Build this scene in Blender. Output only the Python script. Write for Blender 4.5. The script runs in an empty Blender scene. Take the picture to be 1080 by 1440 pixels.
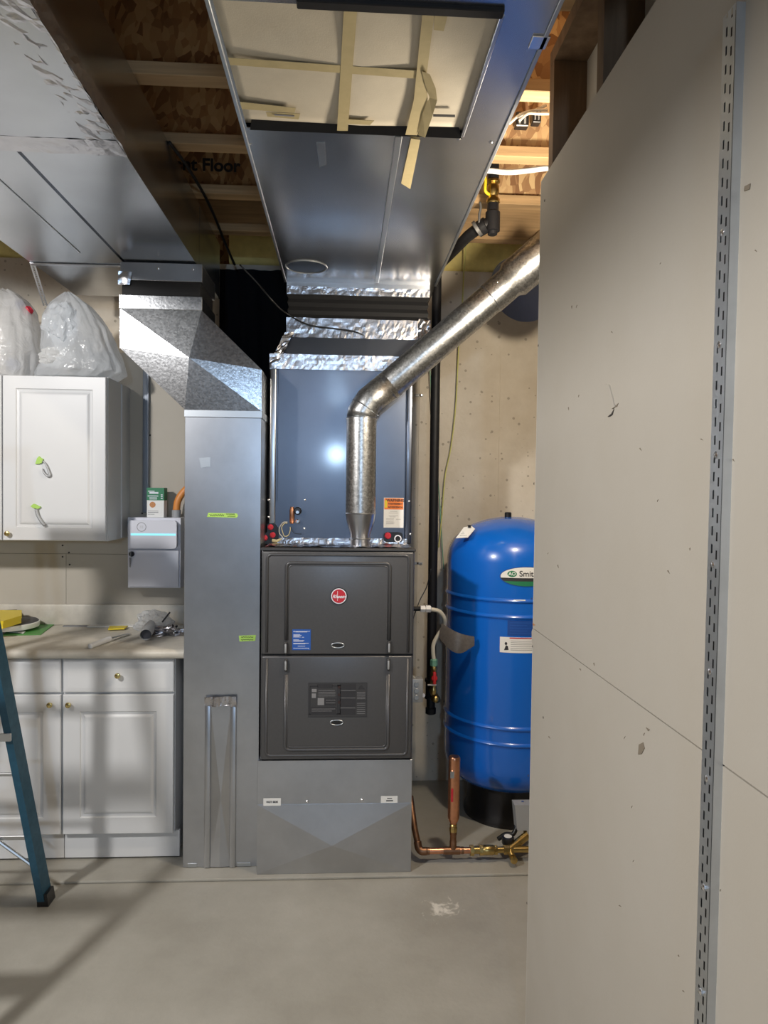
import bpy, bmesh, math, random
from mathutils import Vector, Matrix, noise
random.seed(7)
S = bpy.context.scene
C = S.collection
PI = math.pi

# ------------------------------------------------------------------ camera
FPX, CX, CY = 1000.0, 540.0, 720.0
CAMP = Vector((0, 0, 1.577))
YAW, PITCH, ROLL = math.atan(56/1000), math.atan(27/1000), 0.0125
ROT = Matrix.Rotation(-YAW, 3, 'Z') @ Matrix.Rotation(PI/2-PITCH, 3, 'X') @ Matrix.Rotation(ROLL, 3, 'Z')
cd = bpy.data.cameras.new('camera'); cam = bpy.data.objects.new('camera', cd); C.objects.link(cam)
cd.sensor_fit = 'HORIZONTAL'; cd.sensor_width = 36; cd.lens = 36*FPX/1080
cd.clip_start = .05
cam.matrix_world = Matrix.Translation(CAMP) @ ROT.to_4x4()
S.camera = cam

def U(px, py, Y=None, X=None, Z=None):
    d = ROT @ Vector(((px-CX)/FPX, -(py-CY)/FPX, -1))
    if Y is not None: t = (Y-CAMP.y)/d.y
    elif X is not None: t = (X-CAMP.x)/d.x
    else: t = (Z-CAMP.z)/d.z
    return CAMP + d*t

# ------------------------------------------------------------------ light
w = bpy.data.worlds.new('world'); S.world = w; w.use_nodes = True
w.node_tree.nodes['Background'].inputs[0].default_value = (.6, .65, .7, 1)
w.node_tree.nodes['Background'].inputs[1].default_value = .12

def lamp(name, loc, power, col, size=.08, typ='POINT', aim=None):
    l = bpy.data.lights.new(name, typ); l.energy = power; l.color = col
    if typ == 'AREA': l.shape = 'DISK'; l.size = size
    else: l.shadow_soft_size = size
    o = bpy.data.objects.new(name, l); C.objects.link(o); o.location = loc
    if aim is not None:
        o.rotation_euler = (Vector(aim)-Vector(loc)).to_track_quat('-Z', 'Y').to_euler()
    return o
lb_ = lamp('ceiling_bulb_light', (-2.0, .55, 2.69), 215, (1, .97, .94), .09, 'SPOT', (-2.0, .55, 0))
lb_.data.spot_size = math.radians(178); lb_.data.spot_blend = .05
lamp('room_bulb_light', (-.12, -4.0, 2.12), 138, (.52, .73, 1), .10)
lamp('back_bulb_light', (.68, 2.18, 2.28), 42, (1, .86, .67), .05)
S.view_settings.view_transform = 'Standard'; S.view_settings.look = 'None'
S.view_settings.gamma = 1; S.view_settings.use_curve_mapping = False
S.view_settings.exposure = 0.25

# ------------------------------------------------------------------ materials
MATS = {}
def mat(name, col, rough=.5, metal=0., var=0., scale=8., bump=0., bscale=40., col2=None, aniso=0, coat=0, stretch=(1, 1, 1), spangle=0., emis=None, spec=None):
    m = bpy.data.materials.new(name); m.use_nodes = True; nt = m.node_tree; N = nt.nodes; L = nt.links
    b = N['Principled BSDF']
    b.inputs['Base Color'].default_value = (*col, 1); b.inputs['Roughness'].default_value = rough; b.inputs['Metallic'].default_value = metal
    if coat: b.inputs['Coat Weight'].default_value = coat; b.inputs['Coat Roughness'].default_value = .1
    if spec is not None: b.inputs['Specular IOR Level'].default_value = spec
    if emis: b.inputs['Emission Color'].default_value = (*emis[0], 1); b.inputs['Emission Strength'].default_value = emis[1]
    if var or bump or spangle:
        g = N.new('ShaderNodeNewGeometry'); mp = N.new('ShaderNodeMapping'); mp.inputs['Scale'].default_value = stretch
        L.new(g.outputs['Position'], mp.inputs['Vector'])
    if var:
        n = N.new('ShaderNodeTexNoise'); n.inputs['Scale'].default_value = scale; n.inputs['Detail'].default_value = 6; n.inputs['Roughness'].default_value = .6
        L.new(mp.outputs[0], n.inputs['Vector'])
        r = N.new('ShaderNodeMapRange'); r.inputs[1].default_value = .3; r.inputs[2].default_value = .7
        L.new(n.outputs['Fac'], r.inputs[0])
        mx = N.new('ShaderNodeMix'); mx.data_type = 'RGBA'
        c2 = col2 if col2 else tuple(c*(1-var) for c in col)
        mx.inputs[6].default_value = (*col, 1); mx.inputs[7].default_value = (*c2, 1)
        L.new(r.outputs[0], mx.inputs[0]); last = mx.outputs[2]
        L.new(last, b.inputs['Base Color'])
        rr = N.new('ShaderNodeMapRange'); rr.inputs[3].default_value = rough*.85; rr.inputs[4].default_value = min(1, rough*1.2)
        L.new(n.outputs['Fac'], rr.inputs[0])
        if not metal: L.new(rr.outputs[0], b.inputs['Roughness'])
    if spangle:
        v = N.new('ShaderNodeTexVoronoi'); v.inputs['Scale'].default_value = 140
        L.new(mp.outputs[0], v.inputs['Vector'])
        hs = N.new('ShaderNodeMapRange'); hs.inputs[3].default_value = 1-spangle; hs.inputs[4].default_value = 1+spangle*.3
        sp = N.new('ShaderNodeSeparateColor'); L.new(v.outputs['Color'], sp.inputs[0]); L.new(sp.outputs[0], hs.inputs[0])
        mm = N.new('ShaderNodeMix'); mm.data_type = 'RGBA'; mm.blend_type = 'MULTIPLY'; mm.inputs[0].default_value = 1
        if var: L.new(last, mm.inputs[6])
        else: mm.inputs[6].default_value = (*col, 1)
        L.new(hs.outputs[0], mm.inputs[7]); L.new(mm.outputs[2], b.inputs['Base Color'])
    if bump:
        n2 = N.new('ShaderNodeTexNoise'); n2.inputs['Scale'].default_value = bscale; n2.inputs['Detail'].default_value = 5
        L.new(mp.outputs[0], n2.inputs['Vector'])
        bp = N.new('ShaderNodeBump'); bp.inputs['Strength'].default_value = bump; bp.inputs['Distance'].default_value = .01
        L.new(n2.outputs['Fac'], bp.inputs['Height']); L.new(bp.outputs[0], b.inputs['Normal'])
    MATS[name] = m
    return m

mat('galv', (.57, .59, .63), .29, 1, .16, 6)
mat('galv_span', (.60, .62, .65), .24, 1, .15, 5, .04, 90, spangle=.35)
mat('trunk', (.56, .58, .61), .24, 1, .18, 3, .05, 4)
mat('trunk_dark', (.14, .15, .17), .30, 1, .3, 3, .05, 6)
mat('pipe_galv', (.62, .63, .63), .34, 1, .2, 9, .04, 50, spangle=.4)
mat('coil_metal', (.135, .15, .185), .34, 1, .12, 4, coat=.35)
mat('foil', (.60, .59, .61), .27, 1, .15, 20, .16, 45)
mat('steel', (.52, .55, .58), .33, 1)
mat('chrome', (.8, .8, .82), .2, 1)
mat('strip_grey', (.26, .29, .34), .5, .6)
mat('zinc_rail', (.64, .67, .70), .42, 1, .15, 12)
mat('black_iron', (.012, .012, .014), .5, 0, .3, 20, spec=.3)
mat('black_rubber', (.010, .010, .011), .6, spec=.25)
mat('black', (.01, .01, .011), .6)
mat('shade_black', (.007, .008, .011), .8, spec=.1)  # near-black of the added sheet that darkens the gap behind the ducts
mat('furnace_paint', (.105, .105, .11), .34, .4, .08, 90)
mat('furnace_trim', (.06, .06, .063), .45, .3)
mat('white_foil', (.70, .71, .72), .38)
mat('white_plastic', (.72, .73, .80), .35)
mat('white_paper', (.82, .82, .80), .7)
mat('grey_paper', (.5, .5, .5), .7)
mat('ink', (.03, .03, .035), .7)
mat('ink_soft', (.25, .25, .26), .7)
mat('orange_print', (.85, .23, .05), .6)
mat('blue_print', (.02, .10, .42), .5)
mat('white_print', (.75, .78, .85), .6)
mat('mark_red', (.035, .018, .018), .7)
mat('red_print', (.50, .02, .035), .4)
mat('green_print', (.02, .20, .09), .5)
mat('green_tape', (.42, .68, .13), .6)
mat('leaf_green', (.09, .30, .07), .5)
mat('brown_print', (.55, .24, .09), .6)
mat('gold', (.72, .58, .24), .22, 1)
mat('brass', (.62, .45, .17), .3, 1, .3, 40)
mat('copper', (.80, .38, .22), .3, 1, .25, 30)
mat('copper_old', (.35, .19, .11), .4, 1, .4, 40)
mat('flex_beige', (.62, .58, .48), .4)
mat('tag_grey', (.19, .17, .155), .45, .3, .3, 90)
mat('tank_blue', (.004, .13, .60), .26, 0, coat=.6)
mat('label_blue', (.01, .07, .33), .5)
mat('red_plastic', (.60, .02, .02), .4)
mat('red_cap', (.62, .03, .06), .5)
mat('plastic_black', (.012, .012, .014), .3)
mat('grey_plastic', (.33, .34, .35), .5)
mat('grey_dark', (.13, .13, .13), .5, .4)
mat('grey_metal', (.42, .43, .44), .5, .4)
mat('led', (.3, .8, .95), .4, emis=((.25, .8, 1), .55))
mat('ladder_blue', (.018, .09, .15), .5, 0, .25, 40)
mat('alu', (.62, .63, .64), .38, 1)
mat('yellow_wool', (.93, .80, .32), .95, 0, .22, 16, .25, 25)
mat('yellow_plastic', (.80, .62, .03), .4)
mat('orange_hose', (.72, .27, .06), .45)
mat('board_card', (.60, .55, .45), .85, 0, .1, 12, .05, 300)
mat('mask_tape', (.50, .42, .23), .7, 0, .15, 20)
mat('laminate', (.64, .60, .52), .42, 0, .18, 22)
mat('disc_dark', (.06, .06, .07), .6)
mat('wire_yellow', (.62, .60, .20), .5)
mat('wire_green', (.15, .35, .25), .5)
mat('wire_black', (.012, .012, .012), .4)
mat('wire_white', (.72, .70, .64), .5)
mat('cream', (.72, .64, .38), .5)
mat('drywall', (.50, .465, .405), .8, 0, .07, 3, .03, 220, col2=(.475, .437, .372))
mat('drywall_edge', (.62, .60, .55), .9)
mat('drywall_mark', (.24, .20, .15), .9)
mat('gap_dark', (.05, .045, .04), .9)
mat('stud_back', (.16, .14, .12), .9)
mat('lumber', (.52, .34, .17), .7, 0, .45, 4, .08, 30, stretch=(.5, 6, 14))
mat('lumber_dark', (.20, .125, .07), .75, 0, .4, 5, .08, 30, stretch=(6, 6, .6))
mat('clear_bag', (.85, .87, .9), .2)

def osb():
    m = mat('osb', (.62, .38, .17), .75, 0, 0)
    nt = m.node_tree; N = nt.nodes; L = nt.links; b = N['Principled BSDF']
    g = N.new('ShaderNodeNewGeometry'); mp = N.new('ShaderNodeMapping'); mp.inputs['Scale'].default_value = (1, 1, .55)
    n = N.new('ShaderNodeTexNoise'); n.inputs['Scale'].default_value = 7; L.new(g.outputs['Position'], mp.inputs[0]); L.new(mp.outputs[0], n.inputs[0])
    ad = N.new('ShaderNodeMixRGB'); ad.blend_type = 'ADD'; ad.inputs[0].default_value = .12; L.new(mp.outputs[0], ad.inputs[1]); L.new(n.outputs['Color'], ad.inputs[2])
    v = N.new('ShaderNodeTexVoronoi'); v.inputs['Scale'].default_value = 48; L.new(ad.outputs[0], v.inputs['Vector'])
    sp = N.new('ShaderNodeSeparateColor'); L.new(v.outputs['Color'], sp.inputs[0])
    cr = N.new('ShaderNodeValToRGB'); e = cr.color_ramp.elements
    e[0].color = (.22, .11, .05, 1); e[1].color = (.62, .45, .24, 1); e2 = cr.color_ramp.elements.new(.45); e2.color = (.44, .27, .13, 1)
    L.new(sp.outputs[0], cr.inputs[0]); L.new(cr.outputs[0], b.inputs['Base Color'])
osb()

def concrete(name, c1, c2, pits, rough, scuff=None):
    m = mat(name, c1, rough); nt = m.node_tree; N = nt.nodes; L = nt.links; b = N['Principled BSDF']
    g = N.new('ShaderNodeNewGeometry')
    n = N.new('ShaderNodeTexNoise'); n.inputs['Scale'].default_value = 2.2; n.inputs['Detail'].default_value = 9; n.inputs['Roughness'].default_value = .65
    L.new(g.outputs['Position'], n.inputs[0])
    cr = N.new('ShaderNodeValToRGB'); cr.color_ramp.elements[0].position = .32; cr.color_ramp.elements[1].position = .7
    cr.color_ramp.elements[0].color = (*c1, 1); cr.color_ramp.elements[1].color = (*c2, 1); L.new(n.outputs['Fac'], cr.inputs[0])
    last = cr.outputs[0]
    if pits:
        v = N.new('ShaderNodeTexVoronoi'); v.inputs['Scale'].default_value = 34; v.inputs['Randomness'].default_value = 1; L.new(g.outputs['Position'], v.inputs['Vector'])
        sp = N.new('ShaderNodeSeparateColor'); L.new(v.outputs['Color'], sp.inputs[0])
        rad = N.new('ShaderNodeMapRange'); rad.inputs[1].default_value = .5; rad.inputs[2].default_value = 1; rad.inputs[3].default_value = 0; rad.inputs[4].default_value = .27
        L.new(sp.outputs[0], rad.inputs[0])
        lt = N.new('ShaderNodeMath'); lt.operation = 'LESS_THAN'; L.new(v.outputs['Distance'], lt.inputs[0]); L.new(rad.outputs[0], lt.inputs[1])
        sc = N.new('ShaderNodeMath'); sc.operation = 'MULTIPLY'; sc.inputs[1].default_value = .55; L.new(lt.outputs[0], sc.inputs[0])
        mx = N.new('ShaderNodeMix'); mx.data_type = 'RGBA'; mx.inputs[7].default_value = (c2[0]*.35, c2[1]*.33, c2[2]*.3, 1)
        L.new(sc.outputs[0], mx.inputs[0]); L.new(last, mx.inputs[6]); last = mx.outputs[2]
    if scuff:
        d = N.new('ShaderNodeVectorMath'); d.operation = 'DISTANCE'; d.inputs[1].default_value = scuff; L.new(g.outputs['Position'], d.inputs[0])
        n3 = N.new('ShaderNodeTexNoise'); n3.inputs['Scale'].default_value = 20; n3.inputs['Detail'].default_value = 8; n3.inputs['Distortion'].default_value = 1.5; L.new(g.outputs['Position'], n3.inputs[0])
        r1 = N.new('ShaderNodeMapRange'); r1.inputs[1].default_value = 0; r1.inputs[2].default_value = .15; r1.inputs[3].default_value = .28; r1.inputs[4].default_value = -.28; L.new(d.outputs['Value'], r1.inputs[0])
        a1 = N.new('ShaderNodeMath'); L.new(r1.outputs[0], a1.inputs[0]); L.new(n3.outputs['Fac'], a1.inputs[1])
        r2 = N.new('ShaderNodeMapRange'); r2.inputs[1].default_value = .58; r2.inputs[2].default_value = .74; L.new(a1.outputs[0], r2.inputs[0])
        mx = N.new('ShaderNodeMix'); mx.data_type = 'RGBA'; mx.inputs[7].default_value = (.72, .69, .62, 1)
        L.new(r2.outputs[0], mx.inputs[0]); L.new(last, mx.inputs[6]); last = mx.outputs[2]
    L.new(last, b.inputs['Base Color'])
    n2 = N.new('ShaderNodeTexNoise'); n2.inputs['Scale'].default_value = 60; n2.inputs['Detail'].default_value = 6; L.new(g.outputs['Position'], n2.inputs[0])
    bp = N.new('ShaderNodeBump'); bp.inputs['Strength'].default_value = .12; bp.inputs['Distance'].default_value = .01; L.new(n2.outputs['Fac'], bp.inputs['Height']); L.new(bp.outputs[0], b.inputs['Normal'])
    return m
concrete('concrete_wall', (.74, .68, .58), (.56, .49, .39), True, .8)
scuffp = U(622, 1278, Z=0)
concrete('concrete_floor', (.42, .405, .36), (.31, .295, .255), False, .5, tuple(scuffp))

def bagmat(name, col, tr):
    m = mat(name, col, .16); nt = m.node_tree; N = nt.nodes; L = nt.links; b = N['Principled BSDF']; out = N['Material Output']
    t = N.new('ShaderNodeBsdfTranslucent'); t.inputs[0].default_value = (*col, 1)
    tp = N.new('ShaderNodeBsdfTransparent')
    m1 = N.new('ShaderNodeMixShader'); m1.inputs[0].default_value = .45; L.new(b.outputs[0], m1.inputs[1]); L.new(t.outputs[0], m1.inputs[2])
    m2 = N.new('ShaderNodeMixShader'); m2.inputs[0].default_value = tr; L.new(m1.outputs[0], m2.inputs[1]); L.new(tp.outputs[0], m2.inputs[2]); L.new(m2.outputs[0], out.inputs[0])
    g = N.new('ShaderNodeNewGeometry'); n2 = N.new('ShaderNodeTexNoise'); n2.inputs['Scale'].default_value = 16; n2.inputs['Detail'].default_value = 3; n2.inputs['Distortion'].default_value = 1.2; L.new(g.outputs['Position'], n2.inputs[0])
    bp = N.new('ShaderNodeBump'); bp.inputs['Strength'].default_value = .55; bp.inputs['Distance'].default_value = .02; L.new(n2.outputs['Fac'], bp.inputs['Height']); L.new(bp.outputs[0], b.inputs['Normal'])
bagmat('bag_white', (.95, .95, .94), .16)
bagmat('bag_clear', (.92, .95, .98), .36)
bagmat('wrap_clear', (.85, .87, .9), .5)

# ------------------------------------------------------------------ builders
ORG = {}
def wloc(o):
    return ORG.get(o.name, Vector((0, 0, 0)))
def tag(o, label, cat, group=None, kind=None):
    if label: o['label'] = label
    if cat: o['category'] = cat
    if group: o['group'] = group
    if kind: o['kind'] = kind
    return o
def thing(name, label, cat, loc, group=None):
    o = bpy.data.objects.new(name, None); o.empty_display_size = .05; C.objects.link(o); o.location = loc
    ORG[o.name] = Vector(loc)
    return tag(o, label, cat, group)
def obj(name, bm, m, parent=None, smooth=False, label=None, kind=None):
    bmesh.ops.recalc_face_normals(bm, faces=bm.faces[:])
    if parent is not None: org = wloc(parent)
    else:
        vs = [v.co for v in bm.verts]
        org = Vector(((min(v.x for v in vs)+max(v.x for v in vs))/2, (min(v.y for v in vs)+max(v.y for v in vs))/2, min(v.z for v in vs)))
    for v in bm.verts: v.co -= org
    me = bpy.data.meshes.new(name); bm.to_mesh(me); bm.free()
    if isinstance(m, (list, tuple)):
        for k in m: me.materials.append(MATS[k])
    else: me.materials.append(MATS[m])
    if smooth:
        for p in me.polygons: p.use_smooth = True
        if smooth != 'all':
            try: me.set_sharp_from_angle(angle=math.radians(40))
            except Exception: pass
    o = bpy.data.objects.new(name, me); C.objects.link(o)
    if parent is not None: o.parent = parent
    else: o.location = org
    ORG[o.name] = org
    if label: o['label'] = label
    if kind: o['kind'] = kind
    return o
def B(): return bmesh.new()
def bx(bm, x0, x1, y0, y1, z0, z1, bev=0, seg=2, mi=0):
    r = bmesh.ops.create_cube(bm, size=1)
    vs = r['verts']
    for v in vs:
        v.co = Vector((x0+(v.co.x+.5)*(x1-x0), y0+(v.co.y+.5)*(y1-y0), z0+(v.co.z+.5)*(z1-z0)))
    fs = set(f for v in vs for f in v.link_faces)
    for f in fs: f.material_index = mi
    if bev:
        es = list(set(e for v in vs for e in v.link_edges))
        bmesh.ops.bevel(bm, geom=es, offset=bev, segments=seg, profile=.5, affect='EDGES')
    return bm
def box(name, x0, x1, y0, y1, z0, z1, m, parent=None, bev=0, label=None, kind=None):
    return obj(name, bx(B(), x0, x1, y0, y1, z0, z1, bev), m, parent, smooth=bool(bev), label=label, kind=kind)
def frame(d):
    d = d.normalized(); a = Vector((0, 0, 1)) if abs(d.z) < .9 else Vector((1, 0, 0))
    u = d.cross(a).normalized(); return u, d.cross(u).normalized()
def tube(bm, pts, r, n=14, cap=True, mi=0):
    pts = [Vector(p) for p in pts]; rs = r if isinstance(r, (list, tuple)) else [r]*len(pts)
    rings = []; u = None
    for i, p in enumerate(pts):
        if i == 0: t = pts[1]-p
        elif i == len(pts)-1: t = p-pts[i-1]
        else: t = (pts[i+1]-p).normalized()+(p-pts[i-1]).normalized()
        t.normalize()
        if u is None: u, v = frame(t)
        else:
            u = (u-t*u.dot(t)).normalized(); v = t.cross(u)
        k = 1.
        if 0 < i < len(pts)-1:
            c = max(.35, (t.dot((pts[i+1]-p).normalized()))); k = 1.
        rings.append([bm.verts.new(p+(u*math.cos(2*PI*j/n)+v*math.sin(2*PI*j/n))*rs[i]*k) for j in range(n)])
    for a, b in zip(rings[:-1], rings[1:]):
        for j in range(n):
            f = bm.faces.new((a[j], a[(j+1) % n], b[(j+1) % n], b[j])); f.material_index = mi
    if cap:
        bm.faces.new(rings[0][::-1]).material_index = mi; bm.faces.new(rings[-1]).material_index = mi
    return bm
def smoothpath(pts, k=6):
    pts = [Vector(p) for p in pts]; out = []
    P = [pts[0]*2-pts[1]]+pts+[pts[-1]*2-pts[-2]]
    for i in range(1, len(P)-2):
        a, b, c, d = P[i-1:i+3]
        for s in range(k):
            t = s/k
            out.append(.5*((2*b)+(c-a)*t+(2*a-5*b+4*c-d)*t*t+(3*b-a-3*c+d)*t**3))
    out.append(pts[-1]); return out
def lathe(bm, prof, c, n=32, axis='Z', mi=0):
    rings = []
    c = Vector(c)
    for r, h in prof:
        ring = []
        for j in range(n):
            a = 2*PI*j/n
            p = {'Z': (r*math.cos(a), r*math.sin(a), h), 'Y': (r*math.cos(a), h, r*math.sin(a)), 'X': (h, r*math.cos(a), r*math.sin(a))}[axis]
            ring.append(bm.verts.new(c+Vector(p)))
        rings.append(ring)
    for a, b in zip(rings[:-1], rings[1:]):
        for j in range(n):
            f = bm.faces.new((a[j], a[(j+1) % n], b[(j+1) % n], b[j])); f.material_index = mi
    bm.faces.new(rings[0]); bm.faces.new(rings[-1])
    return bm
def hull(bm, bot, top, mi=0):
    a = [bm.verts.new(p) for p in bot]; b = [bm.verts.new(p) for p in top]; n = len(a)
    for j in range(n): bm.faces.new((a[j], a[(j+1) % n], b[(j+1) % n], b[j])).material_index = mi
    bm.faces.new(a[::-1]); bm.faces.new(b); return bm
def prism(bm, pts, off):
    off = Vector(off); return hull(bm, [Vector(p) for p in pts], [Vector(p)+off for p in pts])
def foil(name, a, b, c, d, parent, amp=.006, nu=24, nv=4, m='foil', seed=0, freq=30):
    # wrinkled metal tape over the quad a-b-c-d (a-b long side)
    a, b, c, d = map(Vector, (a, b, c, d)); nrm = (b-a).cross(d-a).normalized()
    bm = B(); g = []
    for i in range(nu+1):
        row = []
        for j in range(nv+1):
            s, t = i/nu, j/nv
            p = (a*(1-s)+b*s)*(1-t)+(d*(1-s)+c*s)*t
            p = p+nrm*(abs(noise.noise(p*freq+Vector((seed, 0, 0))))*amp+.001)+(c-b).normalized()*noise.noise(p*freq*.7+Vector((0, seed, 0)))*amp*.6*(1 if j in (0, nv) else 0)
            row.append(bm.verts.new(p))
        g.append(row)
    for i in range(nu):
        for j in range(nv): bm.faces.new((g[i][j], g[i+1][j], g[i+1][j+1], g[i][j+1]))
    return obj(name, bm, m, parent)
def text(name, body, size, loc, m, parent, rot=(PI/2, 0, 0), shear=0, bend=None, sx=1., bold=0):
    cu = bpy.data.curves.new(name, 'FONT'); cu.body = body; cu.size = size; cu.align_x = 'CENTER'; cu.align_y = 'CENTER'; cu.shear = shear; cu.offset = bold
    cu.extrude = .0004
    o = bpy.data.objects.new(name, cu); C.objects.link(o)
    bpy.context.view_layer.update()
    me = bpy.data.meshes.new_from_object(o.evaluated_get(bpy.context.evaluated_depsgraph_get()))
    bpy.data.objects.remove(o); bpy.data.curves.remove(cu)
    bm = B(); bm.from_mesh(me); bpy.data.meshes.remove(me)
    from mathutils import Euler
    R = Euler(rot).to_matrix()
    for v in bm.verts:
        p = v.co.copy(); p.x *= sx
        if bend: v.co = bend(p.x, p.y, p.z)
        else: v.co = R @ p+Vector(loc)
    return obj(name, bm, m, parent)
def bars(name, rects, Y, m, parent, t=.0006):
    # flat print: rects (x0,x1,z0,z1) on a plane facing -Y
    bm = B()
    for x0, x1, z0, z1 in rects: bx(bm, x0, x1, Y-t, Y, z0, z1)
    return obj(name, bm, m, parent)
def rrect(x0, x1, z0, z1, r, n=5):
    out = []
    for cx, cz, a0 in ((x1-r, z1-r, 0), (x0+r, z1-r, PI/2), (x0+r, z0+r, PI), (x1-r, z0+r, 1.5*PI)):
        for k in range(n+1):
            a = a0+PI/2*k/n; out.append((cx+r*math.cos(a), cz+r*math.sin(a)))
    return out
def disc(name, c, r, t, m, parent, n=24, axis='Y', bev=0):
    pr = [(r, 0), (r, -t)] if not bev else [(r, 0), (r, -t+bev), (r-bev, -t)]
    return obj(name, lathe(B(), pr, c, n, axis), m, parent, smooth=True)
def plane_rect(px0, py0, px1, py1, Y):
    a = U(px0, (py0+py1)/2, Y=Y); b = U(px1, (py0+py1)/2, Y=Y); c = U((px0+px1)/2, py0, Y=Y); d = U((px0+px1)/2, py1, Y=Y)
    return a.x, b.x, d.z, c.z
def panel_door(name, x0, x1, z0, z1, Y, t, m, parent, fw=.055, style='raised'):
    # slab whose front (facing -Y) carries a routed profile
    bm = B()
    if style == 'raised': steps = [(0, .004), (.003, 0), (fw, 0), (fw+.004, .005), (fw+.014, .006), (fw+.022, .0005), (fw+.027, -.0005)]
    else: steps = [(0, .006), (.004, .002), (.016, .0005), (.02, 0)]
    loops = []
    loops.append([bm.verts.new((x, Y+t, z)) for x, z in ((x0, z0), (x1, z0), (x1, z1), (x0, z1))])
    for ins, dy in steps:
        loops.append([bm.verts.new((x, Y+dy, z)) for x, z in ((x0+ins, z0+ins), (x1-ins, z0+ins), (x1-ins, z1-ins), (x0+ins, z1-ins))])
    for a, b in zip(loops[:-1], loops[1:]):
        for j in range(4): bm.faces.new((a[j], a[(j+1) % 4], b[(j+1) % 4], b[j]))
    bm.faces.new(loops[0]); bm.faces.new(loops[-1])
    return obj(name, bm, m, parent)
def knob(c, parent, m='gold'):
    return obj('knob', lathe(B(), [(.004, 0), (.004, -.010), (.009, -.013), (.012, -.019), (.010, -.024), (.004, -.026)], c, 18, 'Y'), m, parent, smooth=True, label='small polished gold knob')
def screw(c, parent, r=.004, axis='Y', m='chrome', t=.003, name='screw'):
    return obj(name, lathe(B(), [(r, 0), (r, -t*.5), (r*.5, -t)], c, 8, axis), m, parent, smooth=True)

def S_(o, nm=None):
    o['kind'] = 'structure'; return o

# ------------------------------------------------------------------ setting
BWY = 3.82; JZ = 2.77; DWY = 3.53
fl = S_(box('floor', -4.6, 3.4, -6.6, 4.05, -.12, 0, 'concrete_floor'))
slab = obj('floor_slab', bx(B(), -3.0, 3.2, 2.86, BWY, 0, .012, .004), 'concrete_floor', fl)
# back concrete wall with form seams
wb = S_(box('wall_back', -4.6, 3.4, BWY, 4.1, -.0, JZ, 'concrete_wall'))
for px in (703, 590, 812):
    x = U(px, 600, Y=BWY).x
    box('form_seam', x-.004, x+.004, BWY-.004, BWY+.01, .02, JZ-.002, 'concrete_wall', wb)
S_(box('wall_left', -4.7, -4.6, -6.6, 4.1, 0, 3.05, 'lumber_dark'))
S_(box('wall_rear', -4.6, 3.4, -6.7, -6.6, 0, 3.05, 'lumber_dark'))
S_(box('wall_far_right', 3.4, 3.5, -6.6, 4.1, 0, 3.05, 'drywall'))
# ceiling: subfloor + I-joists
ce = S_(box('ceiling', -4.7, 3.5, -6.7, 4.25, 3.03, 3.06, 'osb'))
for k in range(25):
    y = 3.36-.407*k
    hw = .03 if k == 0 else .005
    j = obj('joist', bx(B(), -4.6, 3.4, y-hw+.001, y+hw-.001, JZ+.036, 3.03-.0), 'lumber' if k == 0 else 'osb', ce)
    obj('flange', bx(B(), -4.6, 3.4, y-.03, y+.03, JZ, JZ+.038, .002, 1), 'lumber', j)
# rim: insulation and rim board
S_(box('trim_1', -4.6, 3.4, 4.02, 4.06, JZ, 3.03, 'osb'))
def batt(x0, x1, seed, label):
    bm = B(); n, mm = 40, 8; g = []
    for i in range(n+1):
        row = []
        for j in range(mm+1):
            a = PI*j/mm
            x = x0+(x1-x0)*i/n; p = Vector((x, 3.86-.055*math.sin(a), JZ+.115-.115*math.cos(a)))
            p.y += .02*noise.noise(p*9+Vector((seed, 0, 0))); p.z += .012*noise.noise(p*13) if j > 0 else .002
            p.z = max(p.z, JZ+.002)
            row.append(bm.verts.new(p))
        for z in (JZ+.25, JZ+.002): row.append(bm.verts.new((x, 4.01, z)))
        g.append(row)
    k = len(g[0])
    for i in range(n):
        for j in range(k): bm.faces.new((g[i][j], g[i+1][j], g[i+1][(j+1) % k], g[i][(j+1) % k]))
    bm.faces.new(g[0]); bm.faces.new(g[-1])
    tag(obj('insulation_batt', bm, 'yellow_wool', smooth='all'), label, 'insulation', 'rim insulation batts')
batt(.42, 1.35, 1, 'yellow fibreglass batt above concrete wall beside flue pipe')
batt(-2.3, -1.32, 5, 'yellow fibreglass batt in upper left corner above concrete wall')
batt(-.62, -.20, 9, 'shaded fibreglass batt in dark gap between the two ceiling ducts')

# partition drywall behind the cabinets
wp = S_(box('wall_partition', -4.6, -.66, DWY+.0125, DWY+.10, .012, 2.24, 'stud_back'))
xs = U(93, 800, Y=DWY).x; zs = U(120, 779, Y=DWY).z
for x0, x1, z0, z1 in ((-4.6, xs-.0008, .012, zs-.0008), (xs+.0008, -.655, .012, zs-.0008), (-4.6, xs-.6, zs+.0008, 2.24), (xs-.598, -.655, zs+.0008, 2.24)):
    obj('drywall_sheet', bx(B(), x0, x1, DWY, DWY+.013, z0, z1), 'drywall', wp)
for px, py in ((88, 767), (97, 777), (88, 783), (98, 794), (211, 612), (200, 722)):
    p = U(px, py, Y=DWY); screw((p.x, DWY, p.z), wp, .0045, m='gap_dark', t=.002)

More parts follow.
